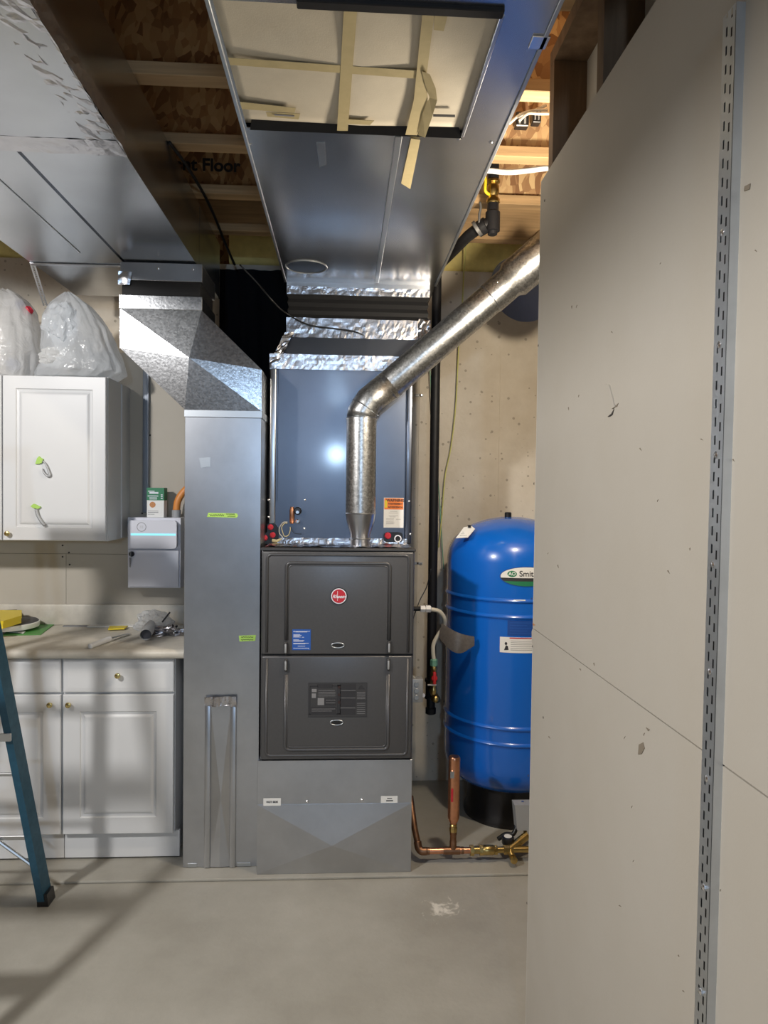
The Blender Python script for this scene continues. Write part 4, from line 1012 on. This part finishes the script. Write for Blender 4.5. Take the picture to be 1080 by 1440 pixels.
obj('drain_outlet', lathe(B(), [(.010, 0), (.015, -.006), (.015, -.03), (.008, -.034)], (dz.x, KY-.025, dz.z), 14, 'Y'), 'brass', wl_, True)
ga = U(715, 1182, Y=KY+.02)
gg = obj('pressure_gauge', lathe(B(), [(.023, 0), (.026, .004), (.026, .030), (.020, .033)], (ga.x, KY+.03, ga.z-.02), 24), 'plastic_black', wl_, True, 'black pressure gauge')
disc('gauge_face', (ga.x, KY+.03, ga.z+.0145), .017, .001, 'white_paper', gg, 20, 'Z')
obj('gauge_stem', tube(B(), [(ga.x, KY+.02, pz), (ga.x, KY+.03, ga.z-.018)], .008, 10), 'brass', wl_, True)
pw = thing('pressure_switch', 'small grey pressure switch box at the foot of the blue tank', 'switch', (U(736, 1168, Y=KY+.06).x, KY+.08, .16))
r = plane_rect(724, 1133, 750, 1168, KY+.05)
obj('cover', hull(B(), [(r[0]+.012, KY+.05, r[2]), (r[1], KY+.05, r[2]), (r[1], KY+.11, r[2]), (r[0]+.012, KY+.11, r[2])], [(r[0], KY+.055, r[3]), (r[1], KY+.055, r[3]), (r[1], KY+.11, r[3]), (r[0], KY+.11, r[3])]), 'grey_plastic', pw)
disc('cover_nut', ((r[0]+r[1])/2, KY+.08, r[3]+.006), .006, .006, 'chrome', pw, 8, 'Z')
obj('stem', tube(B(), [((r[0]+r[1])/2+.01, KY+.08, r[2]+.002), ((r[0]+r[1])/2+.01, KY+.05, pz+.03)], .008, 10), 'brass', pw, True)
obj('conduit', tube(B(), smoothpath([(r[0]+.02, KY+.09, r[2]), (r[0]+.0, KY+.08, r[2]-.03), (r[0]-.03, KY+.09, r[2]-.035), (r[0]-.06, KY+.10, r[2]-.06)], 5), .010, 10), 'wire_black', pw, 'all')

# ------------------------------------------------------------------ overhead right: conduit, boxes, cables
cpx = SX1+.026
tag(obj('grey_conduit', tube(B(), smoothpath([(cpx, -.5, 2.60), (cpx, 1.9, 2.60), (cpx, U(722, 160, Z=2.6).y, 2.60), (cpx, U(720, 168, Z=2.6).y+.03, 2.60)], 6), .020, 14), 'grey_plastic', None, 'all'), 'grey plastic conduit running beside the centre duct', 'conduit')
for k, (a, b, c, d) in enumerate(((722, 165, 740, 185), (745, 161, 757, 180))):
    yb = 2.54; r = plane_rect(a, b, c, d, yb)
    o = thing('junction_box', ('wider black electrical box on the joist web beside centre duct', 'narrow black electrical box on the joist web near the stud')[k], 'electrical box', ((r[0]+r[1])/2, yb, r[2]), 'black boxes on the joist')
    bm = B(); bx(bm, r[0], r[1], yb-.04, yb-.006, r[2], r[3], .003, 1); obj('box', bm, 'plastic_black', o)
    for s in range(2): obj('clamp', bx(B(), r[0]+(r[1]-r[0])*(.2+.4*s), r[0]+(r[1]-r[0])*(.35+.4*s), yb-.044, yb-.040, r[2]+.008, r[3]-.008), 'grey_metal', o)
for k, pts in enumerate((((716, 172), (728, 164), (745, 158), (768, 148)), ((716, 174), (732, 161), (752, 155), (770, 155)), ((730, 170), (742, 160), (756, 160), (772, 160)))):
    cable('house_cable', [U(x, y, Y=2.48-.01*k) for x, y in pts], .005, 'wire_white', ('white cable above the black electrical boxes, topmost', 'white cable sagging in the middle above the black electrical boxes', 'white cable lowest above the black electrical boxes')[k])
cable('joist_cable', [U(660, 238, Y=2.60), U(690, 240, Y=2.60), U(720, 242, Y=2.60), U(772, 236, Y=2.60)], .010, 'white_foil', 'pale jacketed cable running along the joist above the brass valve')

# ------------------------------------------------------------------ cabinets
CBY = 3.21
ux0, ux1, uz0, uz1 = plane_rect(3.5, 528, 150, 761, CBY)
uc = thing('upper_cabinet', 'white wall cabinet with raised panel doors under two plastic bags', 'cabinet', (ux0, 3.4, uz0))
ubx0 = ux0-.50
obj('carcass', bx(B(), ubx0, ux1, CBY+.021, DWY-.001, uz0, uz1, .0015, 1), 'white_foil', uc)
obj('side_filler', bx(B(), ux1, ux1+.006, CBY+.20, DWY-.001, uz0+.004, uz1-.004, .001, 1), 'white_foil', uc)
fw = U(22, 600, Y=CBY).x-ux0
da = panel_door('door', ux0, ux1-.004, uz0+.002, uz1-.002, CBY, .02, 'white_foil', uc, fw); da['label'] = 'white raised panel door'
db = panel_door('door', ubx0, ux0-.005, uz0+.002, uz1-.002, CBY, .02, 'white_foil', uc, fw)
p = U(12.5, 750, Y=CBY); knob((p.x, CBY, p.z), da)
# green sprigs taped/stuck on the door with bent twist ties
for k, (pts, lf) in enumerate((([(58, 647), (64, 652), (69, 664), (70, 669), (66, 669), (61, 663), (60, 659)], (56, 648)), ([(51, 716), (53, 724), (58, 733), (63, 739)], (51, 712)))):
    o = thing('tape_hook', ('grey bent hook stuck with green tape high on the white door', 'grey hook stuck with green tape low on the white door')[k], 'hook', U(lf[0], lf[1], Y=CBY), 'green taped hooks')
    yy = CBY-.002
    P = smoothpath([U(a, b, Y=yy-.006) for a, b in pts], 5)
    obj('hook', tube(B(), P, [.002+.004*math.sin(PI*i/(len(P)-1)) for i in range(len(P))] if k == 0 else .0075, 8), 'grey_metal', o, 'all')
    pl2 = [(-6, 5), (-3, -4), (0, -7), (3, -4), (6, -3), (4, 3), (0, 5)] if k == 0 else [(-8, 0), (-3, -4), (0, -3), (8, 1), (4, 4), (0, 3), (-3, 3)]
    obj('tape', prism(B(), [U(lf[0]+a*.9, lf[1]+b*.9, Y=yy) for a, b in pl2], (0, -.009, 0)), 'green_tape', o)

LCY = 3.0
cabs = []
yk = LCY+.055
bxs = [(U(88, 1050, Y=LCY).x, U(244, 1050, Y=LCY).x), (U(-72, 1050, Y=LCY).x, U(85, 1050, Y=LCY).x)]
zd0, zd1 = U(160, 974, Y=LCY).z, U(160, 927, Y=LCY).z
zc0, zc1 = U(160, 1173, Y=LCY).z, U(160, 977, Y=LCY).z
ctz0 = zd1+.006
for k, (a, b) in enumerate(bxs):
    o = thing('base_cabinet', ('white base cabinet with drawer and door next to the return drop', 'white base cabinet partly hidden behind the blue ladder')[k], 'cabinet', ((a+b)/2, 3.25, .012), 'base cabinets')
    obj('carcass', bx(B(), a-.003, b+.003, LCY+.021, DWY-.003, zc0-.004, ctz0-.0005), 'white_foil', o)
    obj('toe_board', bx(B(), a-.003, b+(.02 if k == 0 else .003), LCY+.03, LCY+.045, .02, zc0-.002, .001, 1), 'white_foil', o)
    obj('plinth', bx(B(), a-.003, b+.003, LCY+.06, DWY-.01, .012, zc0-.006), 'white_foil', o)
    dw = panel_door('drawer', a, b, zd0, zd1, LCY, .02, 'white_foil', o, style='slab')
    fw2 = .070
    dd = panel_door('door', a, b, zc0, zc1, LCY, .02, 'white_foil', o, fw2)
    kp = U((167, 8)[k], 949, Y=LCY); knob((kp.x, LCY, kp.z), dw)
    kp = U((98, 72)[k], 990, Y=LCY); knob((kp.x, LCY, kp.z), dd)
# worktop
CTF = 2.965; ctz1 = U(150, 908, Y=CTF).z
ctz1 = ctz0+.040
wt = thing('worktop', 'beige laminate worktop with backsplash over the base cabinets', 'countertop', (-1.4, 3.25, ctz0))
bm = B(); pr = []
for k in range(9):
    a = PI/2+PI*k/8; pr.append((CTF+.02+.02*math.cos(a), ctz0+.02+.02*math.sin(a)))
pr += [(DWY-.002, ctz0), (DWY-.002, ctz1)]
prism(bm, [(-2.8, y, z) for y, z in pr], (2.8+d0-.004, 0, 0))
obj('slab', bm, 'laminate', wt, True)
bsz = U(120, 850, Y=DWY-.02).z
obj('backsplash', bx(B(), -2.8, d0-.004, DWY-.022, DWY-.002, ctz1, bsz, .006, 2), 'laminate', wt, True)

# items on the worktop
CT = ctz1+.0008
def ct(px, py, dz_=0): p = U(px, py, Z=CT+dz_); p.z = CT+dz_; return p
def flat(name, pts, t, m, label, cat, dz_=0):
    return tag(obj(name, prism(B(), [ct(x, y, dz_) for x, y in pts], (0, 0, t)), m), label, cat)
flat('green_leaflet', [(4, 894), (57, 893), (77, 878), (20, 878)], .003, 'leaf_green', 'green leaflet lying on the worktop under the round plate', 'leaflet')
flat('white_card', [(8, 888.5), (33, 891), (36, 888), (20, 884)], .002, 'white_paper', 'white card sticking out between leaflet and round plate', 'card', .0045)
pc = ct(8, 881, .02)
pd = thing('round_plate', 'round dark plate with pale rim on the left end of worktop', 'plate', (pc.x, pc.y+.02, CT+.01))
cpl = Vector((pc.x, pc.y+.015, CT+.022)); RPL = U(53, 874, Y=cpl.y).x-cpl.x
obj('rim', lathe(B(), [(RPL*.8, -.010), (RPL*.98, -.006), (RPL, .004), (RPL, .016), (RPL*.97, .018)], cpl, 48), 'white_paper', pd, True)
obj('pad', lathe(B(), [(RPL*.965, .0182), (RPL*.93, .022), (RPL*.6, .024), (.01, .024)], cpl, 48), 'disc_dark', pd, True)
yc = thing('yellow_case', 'yellow plastic case resting on the round dark plate', 'case', (pc.x-.05, pc.y, CT+.047))
P4 = [U(-30, 884, Z=CT+.055), U(4, 882, Z=CT+.055), U(30, 874, Z=CT+.055), U(30, 866, Z=CT+.055), U(-30, 866, Z=CT+.055)]
for v in P4: v.z = CT+.048
obj('shell', prism(B(), P4, (0, 0, .022)), 'yellow_plastic', yc)
obj('lid', prism(B(), [Vector((v.x+.002, v.y, CT+.0705)) for v in P4], (0, 0, .012)), 'yellow_plastic', yc)
dk = thing('dark_tray', 'dark grey flat tray leaning behind the yellow case by the backsplash', 'tray', ct(8, 872)+Vector((0, .05, 0)))
obj('tray', prism(B(), [U(-20, 859, Y=3.47), U(24, 857, Y=3.47), U(24, 862, Y=3.43), U(10, 866, Y=3.40), U(-20, 866, Y=3.40)], (0, 0, -.006)), 'disc_dark', dk)
flat('dark_ruler', [(88, 881.5), (123, 881.5), (123, 880), (90, 880)], .004, 'ink_soft', 'thin dark strip lying along the backsplash', 'strip')
ft = flat('glass_tray', [(122, 882.5), (187, 881.5), (196, 877), (131, 877.6)], .004, 'white_paper', 'pale flat panel with dark back edge lying by the backsplash', 'panel')
flat('yellow_pencil', [(152, 886), (175, 885), (180, 881.5), (154, 882)], .006, 'yellow_plastic', 'short yellow strip lying in front of the pale flat panel', 'strip', .0045)
obj('dark_edge', prism(B(), [ct(131, 877.2, .0045), ct(195, 876.8, .0045), ct(196, 876, .0045), ct(132, 876.4, .0045)], (0, 0, .002)), 'ink', ft)
# putty knife
kn = thing('putty_knife', 'white handled knife with long grey blade lying on the worktop', 'knife', ct(150, 900))
A_, B_, C_ = ct(126, 909, .012), ct(155, 898, .012), ct(183, 891, .006)
obj('handle', tube(B(), smoothpath([A_, A_.lerp(B_, .1), A_.lerp(B_, .5), A_.lerp(B_, .9), B_], 3), [.006]+[.0115]*11+[.008], 10), 'white_foil', kn, 'all')
sd = Vector((-(C_-B_).y, (C_-B_).x, 0)).normalized()*.017
obj('blade', prism(B(), [B_-sd*.5, C_-sd*.25, C_+sd, B_+sd*.6], (0, 0, .0015)), 'steel', kn)
# crumpled clear packaging with silver tube
def crumple(name, c, r, m, parent, seed, sub=4, amp=.5, sq=(1, 1, 1)):
    bm = B(); bmesh.ops.create_icosphere(bm, subdivisions=sub, radius=1)
    for v in bm.verts:
        n_ = v.co.normalized(); d = 1+amp*(noise.noise(n_*2.3+Vector((seed, 0, 0)))+.6*abs(noise.noise(n_*6+Vector((0, seed, 0)))))
        v.co = Vector((n_.x*r*d*sq[0], n_.y*r*d*sq[1], max(n_.z*r*d*sq[2], -c_h)))+Vector(c)
    return obj(name, bm, m, parent)
pk = thing('plastic_wrapping', 'crumpled clear wrapping with silver foil tube on the worktop', 'packaging', ct(215, 892))
cc = ct(214, 888); c_h = .03; crumple('clear_film', cc+Vector((0, .02, .031)), .065, 'wrap_clear', pk, 3, 4, .45, (1.15, .8, .85))
cc = ct(237, 892); c_h = .012; crumple('crinkled_foil', cc+Vector((-.01, .0, .013)), .05, 'foil', pk, 8, 4, .8, (1.4, .9, .45))
a_, b_ = ct(205, 893, .027), ct(212, 878, .04)
obj('foil_tube', tube(B(), [a_, a_.lerp(b_, .5), b_], [.024, .026, .020], 18, False), 'white_foil', pk, True)
obj('tube_inside', tube(B(), [a_.lerp(b_, .1), a_.lerp(b_, .9)], [.021, .017], 14), 'disc_dark', pk, True)
obj('dark_stick', tube(B(), [U(228, 875, Y=3.25), U(239, 861, Y=3.27)], .004, 8), 'ink', pk, True)
flat('paper_sheet', [(236, 884), (258, 883), (258, 873), (240, 872)], .0015, 'white_paper', 'white paper sheet on worktop beside the return drop', 'paper')

# ------------------------------------------------------------------ wall unit, product box, hose, wall strip
QY = 3.40
q0, q1, qz0_, qz1_ = plane_rect(179, 728, 253, 827, QY)
wu = thing('wall_unit', 'white lockable wall unit with glowing cyan strip above the worktop', 'wall box', ((q0+q1)/2, DWY, qz0_))
obj('housing', hull(B(), [(q0, QY+.012, qz0_), (q1, QY+.012, qz0_), (q1+.012, DWY-.001, qz0_-.004), (q0+.004, DWY-.001, qz0_-.004)], [(q0-.002, QY+.012, qz1_), (q1, QY+.012, qz1_), (q1+.012, DWY-.001, qz1_), (q0+.004, DWY-.001, qz1_)]), 'white_plastic', wu)
zmid = U(215, 771.5, Y=QY).z
ld2 = obj('lower_door', bx(B(), q0+.004, q1-.006, QY, QY+.0115, qz0_+.006, zmid-.006, .003, 2), 'white_plastic', wu, True)
x_a, x_b, z_a, z_b = plane_rect(180, 732, 248.5, 771.5, QY-.02)
um = obj('upper_module', prism(B(), [(x, QY-.022, z) for x, z in rrect(x_a, x_b, z_a, z_b, .016)], (0, .033, 0)), 'white_plastic', wu, True)
r = plane_rect(184, 750.4, 247, 753, QY-.022)
obj('light_strip', bx(B(), r[0], r[1], QY-.0235, QY-.0215, r[2], r[3]), 'led', um, label='glowing cyan light strip')
p = U(199, 741, Y=QY-.022)
bm = B(); tube(bm, [(p.x+.0205*math.cos(a*PI/16), QY-.0225, p.z+.0205*math.sin(a*PI/16)) for a in range(33)], .0011, 6, False); obj('ring_emblem', bm, 'ink_soft', um)
for dx in (-.006, 0, .006): obj('ring_mark', bx(B(), p.x+dx-.0008, p.x+dx+.0008, QY-.0228, QY-.0218, p.z-.007, p.z+.007), 'grey_paper', um)
p = U(185.5, 779, Y=QY); disc('lock', (p.x, QY, p.z), .0125, .010, 'plastic_black', ld2, 20, bev=.002); obj('key', bx(B(), p.x-.0015, p.x+.0015, QY-.026, QY-.010, p.z-.010, p.z+.010, .001, 1), 'steel', ld2)
obj('spare_key', prism(B(), [U(a, b, Y=QY-.004) for a, b in ((182, 784), (185, 784), (184.5, 790), (183.5, 798), (182.5, 797))], (0, -.003, 0)), 'ink_soft', ld2)
g0, g1, gz_0, gz_1 = plane_rect(206.5, 686, 224.5, 728, QY+.02)
pb = thing('product_box', 'green and white carton standing on top of the white wall unit', 'box', ((g0+g1)/2, QY+.05, qz1_))
gz_0 = qz1_+.0005
obj('carton', bx(B(), g0, g1+.02, QY+.02, QY+.08, gz_0, gz_1, .001, 1), 'white_paper', pb)
gh = gz_1-gz_0; gw = g1-g0
obj('green_band', bx(B(), g0-.0006, g1+.0206, QY+.0194, QY+.0806, gz_1-gh*.42, gz_1+.0005), 'green_print', pb)
bars('print', [(g0+.006, g0+gw*.6, gz_1-gh*.13, gz_1-gh*.10), (g0+.012, g0+gw*.9, gz_1-gh*.2, gz_1-gh*.14), (g0+.004, g0+gw*.9, gz_1-gh*.29, gz_1-gh*.26), (g0+.012, g0+gw*.8, gz_1-gh*.345, gz_1-gh*.325), (g0+.012, g0+gw*.8, gz_1-gh*.39, gz_1-gh*.37)]+[(g1+.006, g1+.014, gz_1-gh*(.25+.06*k), gz_1-gh*(.22+.06*k)) for k in range(3)], QY+.0192, 'white_print', pb)
disc('print_round', (g0+gw*.45, QY+.0195, gz_1-gh*.57), .014, .0008, 'brown_print', pb, 12)
bars('print_small', [(g0+.005, g0+gw*.9, gz_0+gh*.16, gz_0+gh*.18), (g0+.005, g0+gw*.6, gz_0+gh*.10, gz_0+gh*.115), (g0+.005, g0+gw*.9, gz_0+gh*.21, gz_0+gh*.225)], QY+.02, 'ink_soft', pb)
ho = thing('orange_hose', 'orange hose with grey coupling rising from the white wall unit', 'hose', (U(248, 728, Y=QY+.06).x, QY+.06, qz1_))
h0_ = U(248, 722, Y=QY+.06)
obj('coupling', tube(B(), [(h0_.x, QY+.06, qz1_), (h0_.x, QY+.06, U(248, 717, Y=QY+.06).z)], .021, 18), 'grey_plastic', ho, True)
obj('hose', tube(B(), smoothpath([(h0_.x, QY+.06, U(248, 718, Y=QY+.06).z), U(250, 705, Y=QY+.06), U(257, 693, Y=QY+.065), U(268, 684, Y=QY+.07), U(284, 680, Y=QY+.08)], 6), .017, 14), 'orange_hose', ho, 'all')
cx_ = U(204, 620, Y=DWY-.02).x
ws = thing('wall_strip', 'grey metal strip running up the drywall beside the upper cabinet', 'wall strip', (cx_, DWY-.01, qz1_))
obj('channel', bx(B(), cx_-.014, cx_+.014, DWY-.014, DWY-.0005, qz1_+.02, 2.20, .003, 2), 'strip_grey', ws, True)
obj('edge_lip', bx(B(), cx_+.008, cx_+.016, DWY-.018, DWY-.0005, qz1_+.02, 2.20, .002, 1), 'strip_grey', ws)

# ------------------------------------------------------------------ bags on the upper cabinet
def bag(name, outline, Yc, dep, m, seed, label, folds=9):
    # outline: list of (py, xl, xr, depth factor) from bottom to top
    o = thing(name, label, 'bag', (U(sum(outline[0][1:3])/2, outline[0][0], Y=Yc).x, Yc, uz1))
    bm = B(); rings = []; nr = 44; nseg = 88
    for i in range(nr+1):
        s = i/nr*(len(outline)-1); k = min(int(s), len(outline)-2); t = s-k; t = t*t*(3-2*t)*.5+t*.5
        py, xl, xr, df = [outline[k][q]*(1-t)+outline[k+1][q]*t for q in range(4)]
        L_, R_ = U(xl, py, Y=Yc), U(xr, py, Y=Yc); z = uz1+.002+(L_.z-U(xl, outline[0][0], Y=Yc).z) ; z = max(z, uz1+.002)
        c = Vector(((L_.x+R_.x)/2, Yc, z)); w_ = abs(R_.x-L_.x)/2
        ring = []
        for j in range(nseg):
            a = 2*PI*j/nseg
            ca, sa_ = math.cos(a), math.sin(a); p_ = .75
            x = math.copysign(abs(ca)**p_, ca)*w_; y = math.copysign(abs(sa_)**p_, sa_)*dep*df
            nv = Vector((ca*1.3, sa_*1.3, z*4)); f = 1-.10*abs(noise.noise(Vector((ca*folds*.35+seed, sa_*folds*.35, z*2.2))))-.06*abs(noise.noise(Vector((ca*5, sa_*5+seed, z*14))))
            f2 = f+.05*noise.noise(nv*2+Vector((seed, 3, 1)))
            q_ = c+Vector((x*f2, y*f2, .012*noise.noise(Vector((ca*3, sa_*3, z*9+seed)))))
            q_.z = max(q_.z, uz1+.0015); q_.y = min(q_.y, DWY-.006 if q_.z < 2.24 else BWY-.02)
            ring.append(bm.verts.new(q_))
        rings.append(ring)
    for a, b in zip(rings[:-1], rings[1:]):
        for j in range(nseg): bm.faces.new((a[j], a[(j+1) % nseg], b[(j+1) % nseg], b[j]))
    bm.faces.new(rings[0]); bm.faces.new(rings[-1])
    obj('bag_film', bm, m, o, 'all')
    return o
bg = bag('plastic_bag', [(527, 48, 165, .9), (518, 50, 178, 1.0), (500, 62, 172, .95), (480, 60, 163, .9), (458, 60, 155, .8), (438, 62, 142, .65), (424, 70, 130, .5), (412, 84, 112, .3), (405, 92, 100, .12)], 3.34, .14, 'bag_clear', 2, 'tall bluish clear plastic bag squeezed under the left ceiling duct')
cc = U(85, 455, Y=3.24); c_h = 1; crumple('tied_bulge', (cc.x, 3.25, cc.z), .075, 'bag_clear', bg, 11, 4, .35, (.9, .55, 1.15))
cc = U(80, 502, Y=3.25); crumple('tied_bulge', (cc.x, 3.25, cc.z), .062, 'bag_white', bg, 14, 4, .35, (1.1, .6, .75))
bg2 = bag('plastic_bag', [(527, -62, 52, .9), (515, -70, 56, 1.0), (490, -70, 57, 1.0), (460, -66, 56, .95), (435, -55, 50, .8), (418, -40, 40, .6), (408, -25, 26, .35), (402, -8, 14, .12)], 3.36, .15, 'bag_white', 6, 'milky white plastic bag at the left end of the upper cabinet')
for px, py, r_, m in ((30, 432, .022, 'red_cap'), (10, 510, .03, 'blue_print'), (20, 425, .02, 'label_blue')):
    p = U(px, py, Y=3.27); c_h = 1; crumple('content', (p.x, 3.33, p.z), r_, m, bg2, 4, 2, .3)

# ------------------------------------------------------------------ step ladder
la = thing('step_ladder', 'open blue fibreglass step ladder with aluminium steps at the left edge', 'ladder', (-1.35, 2.5, 0))
F0 = U(69, 1268, Z=.0); TOPZ = 1.75
def rail_pts(x0, y0, x1, y1): return Vector((x0, y0, .0)), Vector((x1, y1, TOPZ))
FXB, FYB = F0.x, F0.y
U2 = U(-4, 890, Y=FYB-.23)
kx_ = (U2.x-FXB)/U2.z; TX = FXB+kx_*TOPZ; TYY = FYB-.23/U2.z*TOPZ
wid = .52
def railmesh(p, q, sidex, name='rail'):
    d_ = (q-p).normalized(); xw = Vector((1, 0, 0)); yw = d_.cross(xw).normalized()
    bm = B(); w2, dp, t = .034, .026, .005
    prof2 = [(-w2, 0), (w2, 0), (w2, dp), (w2-t, dp), (w2-t, t), (-w2+t, t), (-w2+t, dp), (-w2, dp)]
    f = lambda c: [c+yw*a+xw*(-sidex*b) for a, b in prof2]
    hull(bm, f(p+d_*.03), f(q)); return bm
rails = {}
for s, x0, x1 in ((1, FXB, TX), (-1, FXB-wid, TX-wid+2*(FXB-TX))):
    p, q_ = Vector((x0, FYB, 0)), Vector((x1, TYY, TOPZ)); rails[s] = (p, q_)
    rr = obj('rail', railmesh(p, q_, s), 'ladder_blue', la)
    obj('rubber_foot', hull(B(), [p+Vector((-.03, -.035, .0)), p+Vector((.012, -.035, 0)), p+Vector((.012, .03, 0)), p+Vector((-.03, .03, 0))], [p+Vector((-.03, -.04, .05)), p+Vector((.008, -.04, .05)), p+Vector((.008, .022, .05)), p+Vector((-.03, .022, .05))]), 'plastic_black', rr)
    p2, q2 = Vector((x0, FYB-1.05, 0)), Vector((x1, TYY-.07, TOPZ))
    rr = obj('rail', railmesh(p2, q2, s), 'ladder_blue', la)
    obj('rubber_foot', bx(B(), x0-.03, x0+.01, FYB-1.09, FYB-1.02, 0, .05), 'plastic_black', rr)
def at(s, z, near=False):
    p, q_ = rails[s]; t = z/TOPZ; v = p.lerp(q_, t)
    if near: v = Vector((v.x, (FYB-1.05)*(1-t)+(TYY-.07)*t, z))
    return v
for z, th, nm, dy in ((.70, .028, 'brace_bar', -.042), (.525, .012, 'brace_bar', .03), (.262, .016, 'brace_bar', .03), (1.1, .028, 'brace_bar', -.042)):
    a_, b_ = at(-1, z), at(1, z)
    obj(nm, bx(B(), a_.x, b_.x-(0 if dy < 0 else .012), a_.y+dy-.004, a_.y+dy+.006, z-th/2, z+th/2, .002, 1), 'alu', la)
for z in (.262,):
    a_, b_ = at(-1, z), at(1, z)
    lo = at(1, .14); obj('diagonal_brace', tube(B(), [(b_.x-.16, b_.y+.02, z), (lo.x-.02, lo.y, z-.12)], .007, 8), 'alu', la)
for z in (.30, .6, .9, 1.2, 1.5):
    a_, b_ = at(-1, z, True), at(1, z, True); obj('step', bx(B(), a_.x, b_.x, a_.y-.04, a_.y+.04, z-.03, z, .003, 1), 'alu', la)
obj('top_cap', bx(B(), rails[-1][1].x-.03, rails[1][1].x+.01, TYY-.14, TYY+.05, TOPZ, TOPZ+.05, .01, 2), 'ladder_blue', la, True)
print('objects', len(bpy.data.objects), 'tris', sum(len(o.data.polygons) for o in bpy.data.objects if o.type == 'MESH'))
